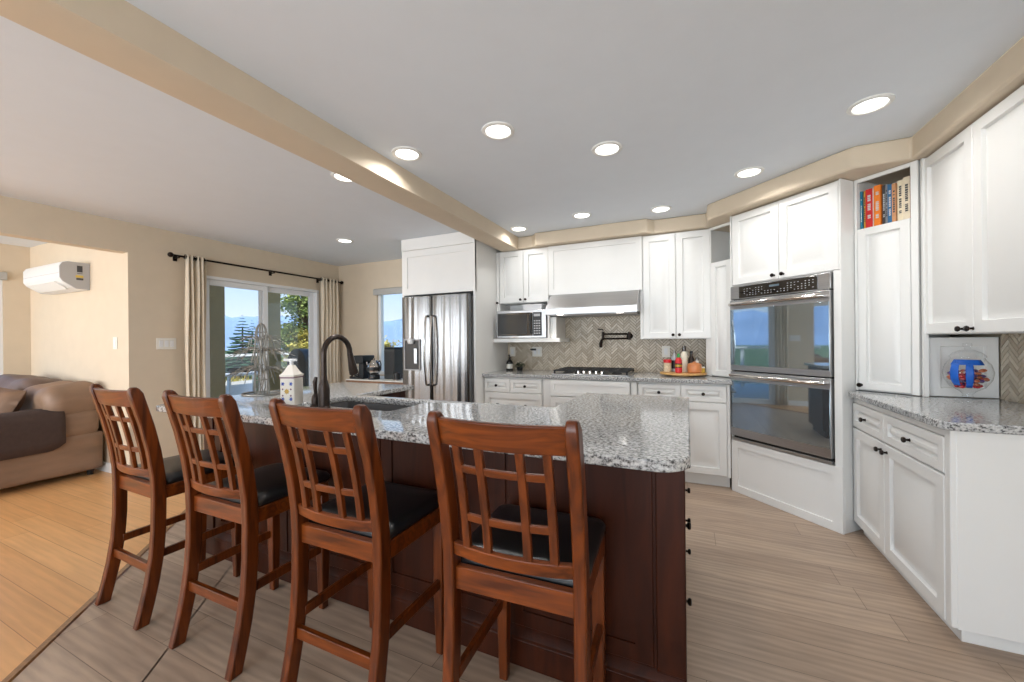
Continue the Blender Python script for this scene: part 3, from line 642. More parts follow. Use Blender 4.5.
# island base
T = Thing('island_cabinet', 'dark cherry wood kitchen island base with bronze knobs', 'island', (-1.4, 1.8, 0))
FY = 1.42; Z1 = CT - .036
mb = MB().box(-2.70, -0.012, FY, FY + .06, 0.09, Z1).box(-2.70, -2.06, FY + .06, IYB - .06, 0.09, Z1).box(-0.59, -0.045, FY + .06, IYB - .03, 0.09, Z1).box(-1.33, -0.59, FY + .06, IY1 - .03, 0.09, Z1).box(-2.06, -1.33, IY1 - .06, IY1 - .03, 0.09, Z1)
mb.box(-2.66, -0.09, FY + .02, FY + .06, 0, 0.09).box(-2.66, -2.1, FY + .06, IYB - .1, 0, 0.09).box(-0.55, -0.09, FY + .06, IYB - .08, 0, 0.09).box(-1.33, -0.55, FY + .06, IY1 - .1, 0, 0.09)
T.add('body', mb, 'island', bevel=0.003)
T.add('plinth', MB().box(-2.715, -0.02, FY - .022, FY + .02, 0, 0.105), 'island', bevel=0.004)
T.add('base_moulding', MB().prismx([(FY - .024, 0.105), (FY - .024, 0.118), (FY - .014, 0.130), (FY, 0.142), (FY, 0.105)], -2.715, -0.02), 'island')
T.add('corner_post', MB().box(-0.105, -0.012, FY - .012, FY + .01, 0.142, Z1), 'island', bevel=0.004)
T.add('corner_post', MB().box(-2.71, -2.62, FY - .012, FY + .01, 0.142, Z1), 'island', bevel=0.004)
for a, b in ((-2.61, -1.97), (-1.96, -1.32), (-1.31, -0.67), (-0.66, -0.115)):
    T.add('back_panel', MB().panel(a, b, 0.15, Z1 - .01, FY - .006, 'shaker', 0.012, 0.06), 'island')
# right side fronts facing +x  (run coords with rot +90: x_r = Y, y_r = -X)
def plus_x(mb): return mb.xform(Matrix.Rotation(PI / 2, 4, 'Z'))
for (ya, yb, rowz) in ((1.47, 1.86, ((0.70, 0.865), (0.40, 0.69), (0.11, 0.39))), (1.87, 2.51, ((0.74, 0.865), (0.58, 0.73), (0.425, 0.57), (0.27, 0.415), (0.11, 0.26)))):
    for (za, zb) in rowz:
        d = T.add('drawer', plus_x(MB().panel(ya, yb, za, zb, 0.024, 'raised', 0.02)), 'island')
        T.add('knob', plus_x(knob((ya + yb) / 2, (za + zb) / 2, 0.024)), 'bronze', d)
# faces toward the kitchen on the left leg
T.add('side_panel', plus_x(MB().panel(IY1 + .02, IYB - .08, 0.12, Z1 - .02, 2.062, 'shaker', 0.02)), 'island')

# faucet
T = Thing('kitchen_faucet', 'tall dark bronze gooseneck faucet standing at the island sink', 'faucet', (-1.757, 1.478, CT))
fx, fy = -1.757, 1.478
T.add('base', MB().lathe([(0.032, 0), (0.032, 0.006), (0.028, 0.01), (0.029, 0.10), (0.024, 0.125), (0.017, 0.15), (0.015, 0.17)], (fx, fy, CT), 'z', 20), 'faucet')
pts = [(fx, fy, CT + .16), (fx, fy, CT + .27)] + [(fx, fy + .088 - .088 * math.cos(PI * k / 12), CT + .285 + .092 * math.sin(PI * k / 12)) for k in range(0, 12)] + [(fx, fy + .176, CT + .275)]
T.add('spout', MB().tube(pts, 0.0145, 14), 'faucet')
sp = T.add('spray_head', MB().tube([(fx, fy + .175, CT + .285), (fx, fy + .184, CT + .25), (fx, fy + .196, CT + .20), (fx, fy + .206, CT + .165)], [.0155, .018, .024, .026], 14), 'faucet')
T.add('spray_button', MB().tube([(fx, fy + .197, CT + .165), (fx, fy + .185, CT + .145), (fx - .005, fy + .178, CT + .15)], 0.006, 8), 'faucet', sp)
lx, ly = -1.845, 1.50
lv = T.add('lever_valve', MB().lathe([(0.030, 0), (0.030, 0.005), (0.022, 0.012), (0.024, 0.035), (0.02, 0.055), (0.012, 0.07), (0.0, 0.075)], (lx, ly, CT), 'z', 16), 'faucet')
T.add('lever', MB().tube([(lx, ly, CT + .06), (lx + .005, ly - .008, CT + .10), (lx + .006, ly - .01, CT + .135), (lx + .012, ly - .008, CT + .16)], [.009, .010, .012, .008], 10), 'faucet', lv)
# soap dispenser
bx, by = -2.03, 1.495
T = Thing('soap_dispenser', 'square white ceramic dispenser painted with blue and ochre flowers on the island', 'dispenser', (bx, by, CT), math.radians(18))
o = T.org; T.org = (0, 0, 0); T.e.location = (bx, by, CT)
h = .042
T.add('body', MB().loft([rrect(-h + .004, h - .004, -h + .004, h - .004, .006, 0), rrect(-h, h, -h, h, .008, .006), rrect(-h, h, -h, h, .008, .158), rrect(-h - .003, h + .003, -h - .003, h + .003, .006, .163), rrect(-h - .003, h + .003, -h - .003, h + .003, .006, .170)]), 'ceramic')
T.add('cap', MB().loft([rrect(-h, h, -h, h, .006, .170), rrect(-h + .012, h - .012, -h + .012, h - .012, .006, .186), rrect(-.022, .022, -.022, .022, .006, .205), rrect(-.014, .014, -.014, .014, .006, .222)]), 'ceramic')
pm = T.add('pump', MB().lathe([(0.010, .22), (0.010, .24), (0.016, .242), (0.016, .252), (0, .254)], n=12).tube([(-.045, 0, .250), (.03, 0, .250)], 0.007, 8), 'plastic')
dec = MB()
def blob(mb, x, z, r, n=8, r2=None):
    mb.loft([[(x + (r if (k % 2 == 0 or not r2) else r2) * math.cos(2 * PI * k / n), -h - .0012, z + (r if (k % 2 == 0 or not r2) else r2) * math.sin(2 * PI * k / n)) for k in range(n)], [(x + .9 * r * math.cos(2 * PI * k / n), -h + .002, z + .9 * r * math.sin(2 * PI * k / n)) for k in range(n)]])
for x in (-.024, .024):
    for z in (.036, .120): blob(dec, x, z, .012, 12, .005)
T.add('painted_corners', dec, 'blue')
dec = MB(); blob(dec, 0, .078, .017, 16, .010); T.add('painted_flower', dec, 'yellow')
dec = MB().box(-h - .001, h + .001, -h - .0015, -h + .002, .150, .156)
for z in (.055, .09): blob(dec, -.024, z, .005, 8); blob(dec, .024, z, .005, 8)
dec.box(-h - .0012, h + .0012, -h - .0012, h + .0012, .152, .157)
T.add('painted_band', dec, 'plum')
# wire tree
tx, ty = -2.635, 1.72
T = Thing('wire_tree', 'silver wire tree ornament standing on the island by the patio door', 'ornament', (tx, ty, CT))
random.seed(4)
T.add('base', MB().tube([(tx + .135 * math.cos(2 * PI * k / 24), ty + .10 * math.sin(2 * PI * k / 24), CT + .006) for k in range(24)], 0.006, 6, close=True).lathe([(0.10, .001), (0.10, .004), (0, .005)], (tx, ty, CT), n=24), 'silver')
mb = MB()
for k in range(12):
    a = 2 * PI * k / 12; R0, R1 = .055, .045
    pts = [(tx + R0 * math.cos(a), ty + R0 * .7 * math.sin(a), CT + .004)]
    for i in range(1, 9):
        f = i / 8; R = R0 + (R1 - R0) * f + .004 * math.sin(9 * f + k)
        pts.append((tx + R * math.cos(a + .25 * math.sin(6 * f + k)), ty + .7 * R * math.sin(a + .25 * math.sin(6 * f + k)), CT + .36 * f))
    for i in range(1, 5):
        f = i / 4; R = R1 * math.cos(f * PI / 2) + .004; pts.append((tx + R * math.cos(a), ty + .7 * R * math.sin(a), CT + .36 + .12 * math.sin(f * PI / 2)))
    mb.tube(pts, 0.0036, 5)
for z in (.10, .2, .3, .37, .42):
    R = .05 if z < .37 else .036
    mb.tube([(tx + R * math.cos(2 * PI * k / 16), ty + .7 * R * math.sin(2 * PI * k / 16), CT + z + .006 * math.sin(3 * k)) for k in range(16)], 0.0025, 5, close=True)
T.add('trunk', mb, 'silver')
for tier, (z0, ln, nb) in enumerate(((.29, .16, 11), (.16, .185, 12), (.37, .07, 7))):
    mb = MB()
    for k in range(nb):
        a = 2 * PI * k / nb + tier * .3 + random.uniform(-.1, .1); L = ln * random.uniform(.8, 1.08)
        P = lambda f: (tx + (.04 + L * f) * math.cos(a), ty + .75 * (.04 + L * f) * math.sin(a), CT + z0 + .05 * math.sin(f * 2.2) - .11 * f * f + .01 * math.sin(7 * f + k))
        mb.tube([P(i / 8) for i in range(9)], [.0042 - .002 * i / 8 for i in range(9)], 5)
        for f, sgn in ((.35, 1), (.5, -1), (.65, 1), (.8, -1)):
            p = Vector(P(f)); t_ = Vector((-math.sin(a), math.cos(a), 0)) * sgn * .6 + Vector((math.cos(a), math.sin(a), -.25))
            mb.tube([p, p + t_ * .03 + Vector((0, 0, .006)), p + t_ * .065 - Vector((0, 0, .006))], .0016, 4)
    T.add('branches', mb, 'silver')

# ------------------------------------------------------------------ bar chairs
zz = [0, .08, .18, .30, .42, .56, .66, .78, .90, 1.0, 1.078]
yy = [-.262, -.243, -.222, -.204, -.196, -.194, -.197, -.212, -.236, -.262, -.282]
def ypost(z): return float(np.interp(z, zz, yy))
HW = .193
def bow(x): return -.030 * (1 - (x / HW) ** 2)
def make_chair(label):
    T = Thing('bar_chair', label, 'chair', (0, 0, 0), 0, 'bar chairs along the island')
    for sx in (-1, 1):
        rings = []
        for z in [0, .03, .08, .13, .18, .24, .30, .36, .42, .5, .56, .62, .66, .72, .78, .84, .90, .95, 1.0, 1.05, 1.07, 1.079]:
            hx = .0175; hy = .025
            if z > 1.06: hy *= .7 if z < 1.075 else .35
            if z > 1.06: hx *= .85
            y = ypost(z); rings.append([(sx * HW - hx, y - hy, z), (sx * HW + hx, y - hy, z), (sx * HW + hx, y + hy, z), (sx * HW - hx, y + hy, z)])
        T.add('back_leg', MB().loft(rings), 'chair', bevel=0.005)
        x = sx * .178
        T.add('front_leg', MB().loft([[(x - s, .155 - s, z), (x + s, .155 - s, z), (x + s, .155 + s, z), (x - s, .155 + s, z)] for s, z in ((.016, 0), (.021, .25), (.021, .60))]), 'chair', bevel=0.004)
        T.add('foot_glide', MB().lathe([(0.012, -.0005), (0.012, .006)], (sx * HW, ypost(0), 0), n=10), 'black')
    def rail(z0, z1, th, tilt=True, inset=.0):
        rings = []
        for i in range(13):
            x = -HW + inset + (2 * HW - 2 * inset) * i / 12; ya, yb = ypost(z0) + bow(x), ypost(z1) + bow(x)
            rings.append([(x, ya - th / 2, z0), (x, yb - th / 2, z1), (x, yb + th / 2, z1), (x, ya + th / 2, z0)])
        return MB().loft(rings)
    T.add('top_rail', rail(.988, 1.064, .022), 'chairx', bevel=0.004)
    T.add('lower_rail', rail(.652, .690, .020), 'chairx', bevel=0.003)
    for x in (-.128, -.058, .058, .128):
        rings = []
        for i in range(9):
            z = .684 + (.995 - .684) * i / 8; y = ypost(z) + bow(x)
            rings.append([(x - .0115, y - .008, z), (x + .0115, y - .008, z), (x + .0115, y + .008, z), (x - .0115, y + .008, z)])
        T.add('slat', MB().loft(rings), 'chair', bevel=0.002)
    for z in (.768, .912):
        rings = []
        for i in range(9):
            x = -.137 + .274 * i / 8; y0, y1 = ypost(z) + bow(x), ypost(z + .022) + bow(x)
            rings.append([(x, y0 - .006, z), (x, y1 - .006, z + .022), (x, y1 + .006, z + .022), (x, y0 + .006, z)])
        T.add('cross_bar', MB().loft(rings), 'chairx', bevel=0.002)
    T.add('apron', MB().box(-HW + .01, HW - .01, -.202, -.178, .545, .612).box(-.178, .178, .148, .170, .545, .605)
          .box(-HW - .006, -HW + .016, -.18, .15, .545, .605).box(HW - .016, HW + .006, -.18, .15, .545, .605), 'chairx', bevel=0.003)
    T.add('seat_cushion', MB().loft([rrect(-.186, .186, -.175, .190, .02, .600), rrect(-.200, .200, -.172, .196, .03, .612), rrect(-.203, .203, -.172, .198, .035, .628), rrect(-.195, .195, -.165, .190, .035, .642), rrect(-.165, .165, -.135, .160, .04, .650), rrect(-.08, .08, -.06, .08, .04, .655)]), 'leather', smooth=60)
    T.add('back_stretcher', MB().box(-HW + .01, HW - .01, ypost(.23) - .010, ypost(.23) + .010, .210, .252), 'chairx', bevel=0.003)
    for sx in (-1, 1):
        T.add('side_stretcher', MB().box(sx * .182 - .009, sx * .182 + .009, ypost(.29) + .015, .155, .272, .308), 'chair', bevel=0.003)
    return T.e
chair_spots = [(-2.44, 1.182, -1.5, 'cherry bar chair with black seat nearest the brown sofa'), (-1.785, 1.182, 0.0, 'cherry bar chair with black seat, second from the sofa'),
               (-1.11, 1.182, 0.0, 'cherry bar chair with black seat in front of the faucet'), (-0.458, 1.185, 2.5, 'cherry bar chair with black seat at the knobbed end of the island')]
first = make_chair(chair_spots[0][3])
for i, (x, y, a, lab) in enumerate(chair_spots):
    c = first if i == 0 else copy_tree(first)
    c.location = (x, y, 0); c.rotation_euler = (0, 0, math.radians(a)); c['label'] = lab

# ------------------------------------------------------------------ cooktop, pot filler, plates
T = Thing('gas_cooktop', 'stainless gas cooktop with black grates on the back counter', 'cooktop', (-0.88, 4.0, CT))
T.add('tray', MB().box(-1.26, -0.50, 3.765, 4.29, CT + .001, CT + .012), 'steelh', bevel=0.004)
for x0, x1 in ((-1.245, -1.005), (-1.0, -0.76), (-0.755, -0.515)):
    mb = MB()
    y0 = 3.90 if x0 == -1.0 else 3.79
    for x in (x0 + .008, (x0 + x1) / 2, x1 - .008): mb.box(x - .006, x + .006, y0, 4.27, CT + .036, CT + .050)
    for y in (y0 + .006, y0 + .12, (y0 + 4.27) / 2, 4.15, 4.264): mb.box(x0, x1, y - .006, y + .006, CT + .036, CT + .050)
    for x in (x0 + .01, x1 - .01):
        for y in (y0 + .008, 4.26): mb.box(x - .008, x + .008, y - .008, y + .008, CT + .011, CT + .04)
    T.add('grate', mb, 'iron', bevel=0.002)
for bx_, by_ in ((-1.125, 3.90), (-1.125, 4.15), (-0.88, 4.07), (-0.635, 3.90), (-0.635, 4.15)):
    T.add('burner', MB().lathe([(0.05, .011), (0.05, .02), (0.036, .026), (0.034, .032), (0, .034)], (bx_, by_, CT), n=18), 'iron')
for k in range(5):
    T.add('knob', MB().lathe([(0.022, .011), (0.022, .016), (0.018, .018), (0.016, .042), (0, .044)], (-1.0 + .06 * k, 3.83, CT), n=14), 'chrome')
T = Thing('pot_filler', 'dark bronze folding pot filler tap mounted on the herringbone tile', 'tap', (-0.57, YB - .012, 1.30))
yp = YB - .012
T.add('wall_flange', MB().lathe([(0.033, 0), (0.033, .008), (0.02, .014), (0.016, .05), (0, .052)], (-0.57, yp, 1.31), '-y', 16), 'bronze')
T.add('riser', MB().tube([(-0.57, yp - .045, 1.27), (-0.57, yp - .045, 1.355)], 0.015, 10), 'bronze')
T.add('arm', MB().tube([(-0.57, yp - .045, 1.335), (-0.84, yp - .075, 1.335)], 0.0095, 8), 'bronze')
T.add('arm', MB().tube([(-0.575, yp - .075, 1.285), (-0.84, yp - .075, 1.285)], 0.0095, 8), 'bronze')
T.add('joint', MB().tube([(-0.842, yp - .075, 1.27), (-0.842, yp - .075, 1.36)], 0.015, 10), 'bronze')
T.add('spout', MB().tube([(-0.842, yp - .075, 1.29), (-0.855, yp - .09, 1.265), (-0.86, yp - .105, 1.23), (-0.86, yp - .107, 1.19)], [.012, .015, .019, .016], 10), 'bronze')
T.add('handle', MB().tube([(-0.842, yp - .075, 1.365), (-0.842, yp - .075, 1.385), (-0.895, yp - .09, 1.392)], 0.006, 8), 'bronze')
def plate(name, label, org, rot, w_, h_, kind, group=None):
    T = Thing(name, label, 'wall plate', org, rot)
    x, y, z = org
    T.add('cover_plate', MB().box(x - w_ / 2, x + w_ / 2, y - .006, y, z - h_ / 2, z + h_ / 2), 'plate', bevel=0.003)
    n = max(1, round(w_ / .05) if w_ > .1 else 1)
    for k in range(n):
        xx = x + (k - (n - 1) / 2) * .046
        T.add('rocker' if kind == 's' else 'socket', MB().box(xx - .016, xx + .016, y - .010, y - .005, z - .033, z + .033), 'plastic', bevel=0.002)
    return T
plate('wall_outlet', 'single white outlet plate above the dark soap bottle', (-1.99 + .035, YB - .0125, 1.14), 0, .075, .115, 'o')
T = plate('wall_outlet', 'double white outlet plate with a black plug beside the cooktop', (-1.635, YB - .0125, 1.14), 0, .122, .115, 'o')
T.add('plug', MB().box(-1.70, -1.645, YB - .05, YB - .021, 1.155, 1.178).tube([(-1.70, YB - .036, 1.166), (-1.715, YB - .036, 1.164)], .008, 8), 'black', bevel=0.003)
plate('wall_outlet', 'white outlet plate behind the spice turntable', (-0.207, YB - .0125, 1.145), 0, .078, .118, 'o')
plate('light_switch', 'triple switch plate on the beige wall beside the curtain', (2.20, 4.87, 1.275), PI / 2, .17, .115, 's')
plate('light_switch', 'single light switch on the bright wall behind the sofa', (-5.12, 1.905, 1.285), 0, .08, .118, 's')

# ------------------------------------------------------------------ things on the back counter
T = Thing('soap_bottle', 'small black bottle with a pale label by the refrigerator panel', 'bottle', (-1.93, 4.22, CT))
T.add('body', MB().lathe([(0.036, 0), (0.04, .006), (0.04, .085), (0.03, .11), (0.013, .122), (0.013, .145)], (-1.93, 4.22, CT), n=18), 'black')
T.add('label_band', MB().lathe([(0.0405, .02), (0.0405, .075)], (-1.93, 4.22, CT), n=18, cap=False), 'plate')
T.add('pump', MB().lathe([(0.015, .145), (0.015, .155), (0.006, .157), (0.006, .18), (0, .181)], (-1.93, 4.22, CT), n=10).tube([(-1.93, 4.22, CT + .178), (-1.93, 4.18, CT + .176)], .006, 8), 'black')
T = Thing('potted_plant', 'little dark green plant in a black pot on the back counter', 'plant', (-1.80, 4.22, CT))
T.add('pot', MB().lathe([(0.03, 0), (0.04, .04), (0.042, .042), (0.036, .043), (0, .036)], (-1.80, 4.22, CT), n=16), 'black')
mb = MB(); random.seed(3)
for k in range(90):
    a = random.uniform(0, 2 * PI); R = random.uniform(.005, .055); z = CT + .04 + random.uniform(0, .055) * (1.15 - R / .07)
    p = Vector((-1.80 + R * math.cos(a), 4.22 + R * math.sin(a), z)); d = Vector((math.cos(a), math.sin(a), random.uniform(-.2, .8))).normalized() * .022; s = d.cross(Vector((0, 0, 1))).normalized() * .009
    mb.loft([[p - s * .2, p + s * .2, p + s * .2 + Vector((0, 0, .002))], [p + d * .5 - s, p + d * .5 + s, p + d * .5 + Vector((0, 0, .005))], [p + d - s * .1, p + d + s * .1, p + d + Vector((0, 0, .002))]])
T.add('leaves', mb, 'leafg')
TCX, TCY = -0.045, 4.08; TZ = CT + .032
T = Thing('turntable', 'round wooden turntable on the back counter carrying bottles and jars', 'turntable', (TCX, TCY, CT))
T.add('base', MB().lathe([(0.10, 0), (0.10, .014)], (TCX, TCY, CT), n=28), 'bamboo')
T.add('plate', MB().lathe([(0.20, .014), (0.206, .018), (0.206, .028), (0.202, .032), (0, .032)], (TCX, TCY, CT), n=48), 'bamboo')
def bottle(name, label, x, y, parts, cat='bottle'):
    T = Thing(name, label, cat, (x, y, TZ))
    for pn, prof, mt in parts: T.add(pn, MB().lathe(prof, (x, y, TZ), n=20, cap=True), mt)
    return T
bottle('spice_jar', 'short clear jar with a red lid at the turntable edge', TCX - .135, TCY - .02, [('body', [(0.030, .001), (0.035, .006), (0.035, .085), (0.03, .09)], 'spice'), ('lid', [(0.037, .09), (0.037, .118), (0.034, .121), (0, .121)], 'red')], 'jar')
bottle('oil_bottle', 'slim bottle with silver top and dark label behind the red bottle', TCX - .075, TCY + .05, [('body', [(0.028, .001), (0.031, .005), (0.031, .13), (0.012, .165), (0.012, .18)], 'greyplastic'), ('label_band', [(0.0315, .03), (0.0315, .11)], 'black'), ('cap', [(0.014, .18), (0.014, .205), (0, .206)], 'silver')])
bottle('hot_sauce_bottle', 'bright red sauce bottle with a green cap on the turntable', TCX - .035, TCY - .10, [('body', [(0.026, .001), (0.030, .006), (0.030, .12), (0.018, .145)], 'red'), ('label_band', [(0.0305, .05), (0.0305, .09)], 'black'), ('label_print', [(0.0308, .058), (0.0308, .078)], 'yellow'), ('cap', [(0.013, .145), (0.010, .175), (0.005, .182), (0, .183)], 'green')])
bottle('vinegar_bottle', 'tall pale bottle with a dark cap, tallest on the turntable', TCX + .012, TCY + .01, [('body', [(0.026, .001), (0.029, .006), (0.029, .17), (0.014, .20)], 'paper'), ('cap', [(0.018, .20), (0.018, .245), (0.015, .249), (0, .249)], 'amber')])
bottle('soy_sauce_bottle', 'dark amber bottle between the tall pale bottle and the orange pot', TCX + .075, TCY + .06, [('body', [(0.027, .001), (0.029, .006), (0.029, .12), (0.012, .155), (0.012, .18)], 'amber'), ('cap', [(0.014, .18), (0.014, .20), (0, .201)], 'black')])
bottle('shaker', 'slender white shaker behind the orange pot', TCX + .125, TCY + .06, [('body', [(0.02, .001), (0.022, .004), (0.018, .11)], 'ceramic'), ('cap', [(0.019, .11), (0.019, .128), (0.01, .138), (0, .14)], 'silver')], 'shaker')
bottle('lidded_pot', 'round orange glazed pot with a lid on the turntable', TCX + .10, TCY - .055, [('body', [(0.05, .001), (0.060, .01), (0.063, .055), (0.058, .075)], 'terracotta'), ('lid', [(0.061, .075), (0.061, .08), (0.04, .092), (0.012, .097), (0.012, .105), (0, .107)], 'terracotta')], 'pot')
bottle('small_jar', 'tiny ochre jar beside the orange pot at the turntable rim', TCX + .168, TCY - .045, [('body', [(0.020, .001), (0.023, .004), (0.023, .042), (0.02, .046)], 'yellow'), ('lid', [(0.021, .046), (0.021, .058), (0, .059)], 'plate')], 'jar')

# ------------------------------------------------------------------ cookbooks
cols = [((28, 120, 150), .013, .205), ((222, 168, 60), .012, .205), ((206, 34, 34), .040, .208), ((236, 214, 206), .008, .206), ((238, 128, 30), .037, .212), ((70, 66, 66), .018, .206), ((136, 140, 146), .013, .205), ((44, 104, 150), .023, .200),
        ((206, 150, 104), .021, .196), ((236, 222, 192), .029, .205), ((232, 218, 192), .034, .212), ((150, 62, 46), .014, .214), ((228, 146, 88), .013, .216)]
names = ['teal cookbook against the niche side', 'thin yellow cookbook between teal and red spines', 'thick red cookbook with white lettering', 'thin white cookbook between red and orange spines', 'thick bright orange cookbook', 'dark grey cookbook next to the thick orange one', 'pale grey thin cookbook beside the dark grey one',
         'blue cookbook with teal block on its spine', 'tan cookbook beside the blue one', 'cream cookbook with brown lettering beside the tan one', 'cream cookbook with bold black lettering', 'thin maroon cookbook near the end of the row', 'thin peach cookbook at the end of the row']
xw = -1.581
for i, ((rgb, th, hh), nm) in enumerate(zip(cols, names)):
    hh *= 1.22; y0 = SN + .028 + (i * 7 % 4) * .004; z0 = 1.9755; y1 = y0 + .15
    T = Thing('cookbook', nm + ' on the corner cabinet shelf' if 'niche' not in nm else nm + ' on the shelf', 'book', (xw + th / 2, y0, z0), D45, 'cookbooks in the corner cabinet niche')
    mt = mat('cover_%d' % i, rgb, 0.45, noise=0.12, nscale=30)
    g = .0012
    T.add('cover', MB().box(xw, xw + .002, y0, y1, z0, z0 + hh).box(xw + th - g - .002, xw + th - g, y0, y1, z0, z0 + hh).box(xw, xw + th - g, y0, y0 + .003, z0, z0 + hh), mt)
    T.add('pages', MB().box(xw + .002, xw + th - g - .002, y0 + .003, y1 - .004, z0 + .003, z0 + hh - .004), 'paper')
    if th > .011:
        tm = MB(); ink = 'paleink' if i in (0, 2, 4, 5, 7, 11) else 'ink'
        xa, xb = xw + th * .28, xw + th * .68; z = z0 + hh * .2; random.seed(i + 40)
        while z < z0 + hh * .82:
            L = random.uniform(.006, .013)
            if random.random() > .15: tm.box(xa, xb, y0 - .0006, y0 + .001, z, z + L)
            z += L + .003
        T.add('spine_title', tm, ink)
    xw += th
# ------------------------------------------------------------------ candy jar
jx, jy = 1.375, 2.93
T = Thing('candy_jar', 'round footed glass candy jar wrapped with blue ribbon on the granite counter', 'jar', (jx, jy, CT))
outerp = [(0.05, 0.0), (0.05, .006), (0.022, .02), (0.018, .035), (0.03, .05), (0.065, .075), (0.088, .115), (0.094, .155), (0.085, .195), (0.066, .222), (0.062, .232)]
T.add('bowl', MB().lathe(outerp, (jx, jy, CT), n=36, cap=False), 'clear', smooth=180)
T.add('lid', MB().lathe([(0.068, .234), (0.068, .242), (0.055, .258), (0.03, .272), (0.012, .278), (0.010, .288), (0.018, .298), (0.016, .31), (0, .315)], (jx, jy, CT), n=32, cap=False), 'clear', smooth=180)
random.seed(11)
for mt in ('candy', 'candyb', 'candyr'):
    mb = MB()
    for k in range(30):
        a = random.uniform(0, 2 * PI); z = random.uniform(.075, .165); R = random.uniform(0, .9) ** .5 * (.045 if z < .09 else .07)
        c = Vector((jx + R * math.cos(a), jy + R * math.sin(a), CT + z)); mb.ball(c, (random.uniform(.011, .017), .010, .009), 7, 5)
    o = T.add('candies', mb, mt); o['kind'] = 'stuff'
# ribbon bands lie on the bowl facing the room
def jar_strip(a0, a1, z0, z1):
    rows = []
    for i in range(9):
        z = z0 + (z1 - z0) * i / 8; R = float(np.interp(z, [q[1] for q in outerp], [q[0] for q in outerp])) + .0015
        rows.append([(jx + R * math.cos(math.radians(a)), jy + R * math.sin(math.radians(a)), CT + z) for a in np.linspace(a0, a1, 7)])
    return MB().sheet(rows)
ca = math.degrees(math.atan2(-jy, -jx))
rb = MB(); rb.merge(jar_strip(ca - 42, ca - 20, .085, .205)); rb.merge(jar_strip(ca - 4, ca + 14, .075, .205)); rb.merge(jar_strip(ca - 46, ca + 44, .197, .224))
o = T.add('ribbon', rb, 'tape'); sm = o.modifiers.new('solid', 'SOLIDIFY'); sm.thickness = .002

# ------------------------------------------------------------------ dining corner: sideboard and coffee things
ZT = 0.785
T = Thing('sideboard', 'low brown sideboard with a pale top under the small window', 'sideboard', (-3.55, 4.1, 0))
T.add('top', MB().box(-4.14, -3.0, 3.82, 4.36, ZT - .012, ZT), 'plate', bevel=0.003)
T.add('body', MB().box(-4.12, -3.02, 3.85, 4.35, 0.08, ZT - .045), 'brownedge', bevel=0.003)
T.add('top_edge', MB().box(-4.135, -3.005, 3.825, 4.355, ZT - .045, ZT - .012), 'brownedge')
for x0, x1 in ((-4.11, -3.76), (-3.755, -3.39), (-3.385, -3.03)):
    d = T.add('door', MB().panel(x0, x1, 0.10, ZT - .06, 3.83, 'shaker', 0.02), 'brownedge')
    T.add('knob', knob(x1 - .04, 0.5, 3.83), 'bronze', d)
for x in (-4.08, -3.06):
    for y in (3.88, 4.31): T.add('foot', MB().box(x - .025, x + .025, y - .025, y + .025, 0, .08), 'brownedge')
cx, cy = -4.02, 3.98
T = Thing('coffee_maker', 'black drip coffee maker with glass carafe on the sideboard', 'coffee maker', (cx, cy, ZT))
T.add('base', MB().box(cx - .11, cx + .12, cy - .10, cy + .12, ZT, ZT + .03), 'black', bevel=0.006)
T.add('tower', MB().box(cx + .04, cx + .12, cy - .09, cy + .12, ZT + .03, ZT + .24), 'black', bevel=0.006)
T.add('head', MB().box(cx - .11, cx + .12, cy - .10, cy + .12, ZT + .20, ZT + .31), 'black', bevel=0.01)
T.add('carafe', MB().lathe([(0.05, .032), (0.066, .045), (0.068, .09), (0.05, .15), (0.052, .165)], (cx - .035, cy - .02, ZT), n=20), 'tint')
T.add('coffee', MB().lathe([(0.05, .036), (0.063, .045), (0.065, .075), (0, .076)], (cx - .035, cy - .02, ZT), n=20), 'coffee')
cx, cy = -3.77, 3.95
TP = T = Thing('glass_teapot', 'round glass and silver teapot between the coffee maker and the black canister', 'teapot', (cx, cy, ZT))
T.add('stand', MB().lathe([(0.075, 0), (0.078, .01), (0.07, .05), (0.06, .055)], (cx, cy, ZT), n=22), 'black')
T.add('pot', MB().lathe([(0.05, .056), (0.085, .09), (0.092, .13), (0.075, .18), (0.05, .20)], (cx, cy, ZT), n=24), 'chrome')
T.add('infusion_band', MB().lathe([(0.0905, .10), (0.0935, .13), (0.0915, .142)], (cx, cy, ZT), n=24, cap=False), 'black')
T.add('lid', MB().lathe([(0.052, .20), (0.045, .215), (0.012, .222), (0.014, .24), (0, .243)], (cx, cy, ZT), n=18), 'chrome')
T.add('handle', MB().tube([(cx + .085, cy, ZT + .10), (cx + .105, cy, ZT + .115), (cx + .118, cy, ZT + .17), (cx + .10, cy, ZT + .21), (cx + .06, cy, ZT + .19)], .009, 8), 'black')
T.add('spout', MB().tube([(cx - .08, cy, ZT + .12), (cx - .115, cy, ZT + .16), (cx - .125, cy, ZT + .195)], [.016, .011, .008], 8), 'chrome')
TP.e.scale = (1.0, 1.0, 1.15)
cx, cy = -3.56, 4.12
T = Thing('coffee_grinder', 'tall dark grey boxy coffee grinder against the small window', 'grinder', (cx, cy, ZT))
T.add('body', MB().box(cx - .09, cx + .09, cy - .12, cy + .12, ZT, ZT + .40), 'grill', bevel=0.012)
T.add('lid', MB().box(cx - .085, cx + .085, cy - .115, cy + .115, ZT + .40, ZT + .418), 'black', bevel=0.006)
T.add('front_panel', MB().box(cx - .075, cx + .075, cy - .125, cy - .118, ZT + .06, ZT + .36), 'black', bevel=0.002)
cx, cy = -3.36, 3.92
T = Thing('milk_frother', 'small squat black milk frother in front of the grinder', 'frother', (cx, cy, ZT))
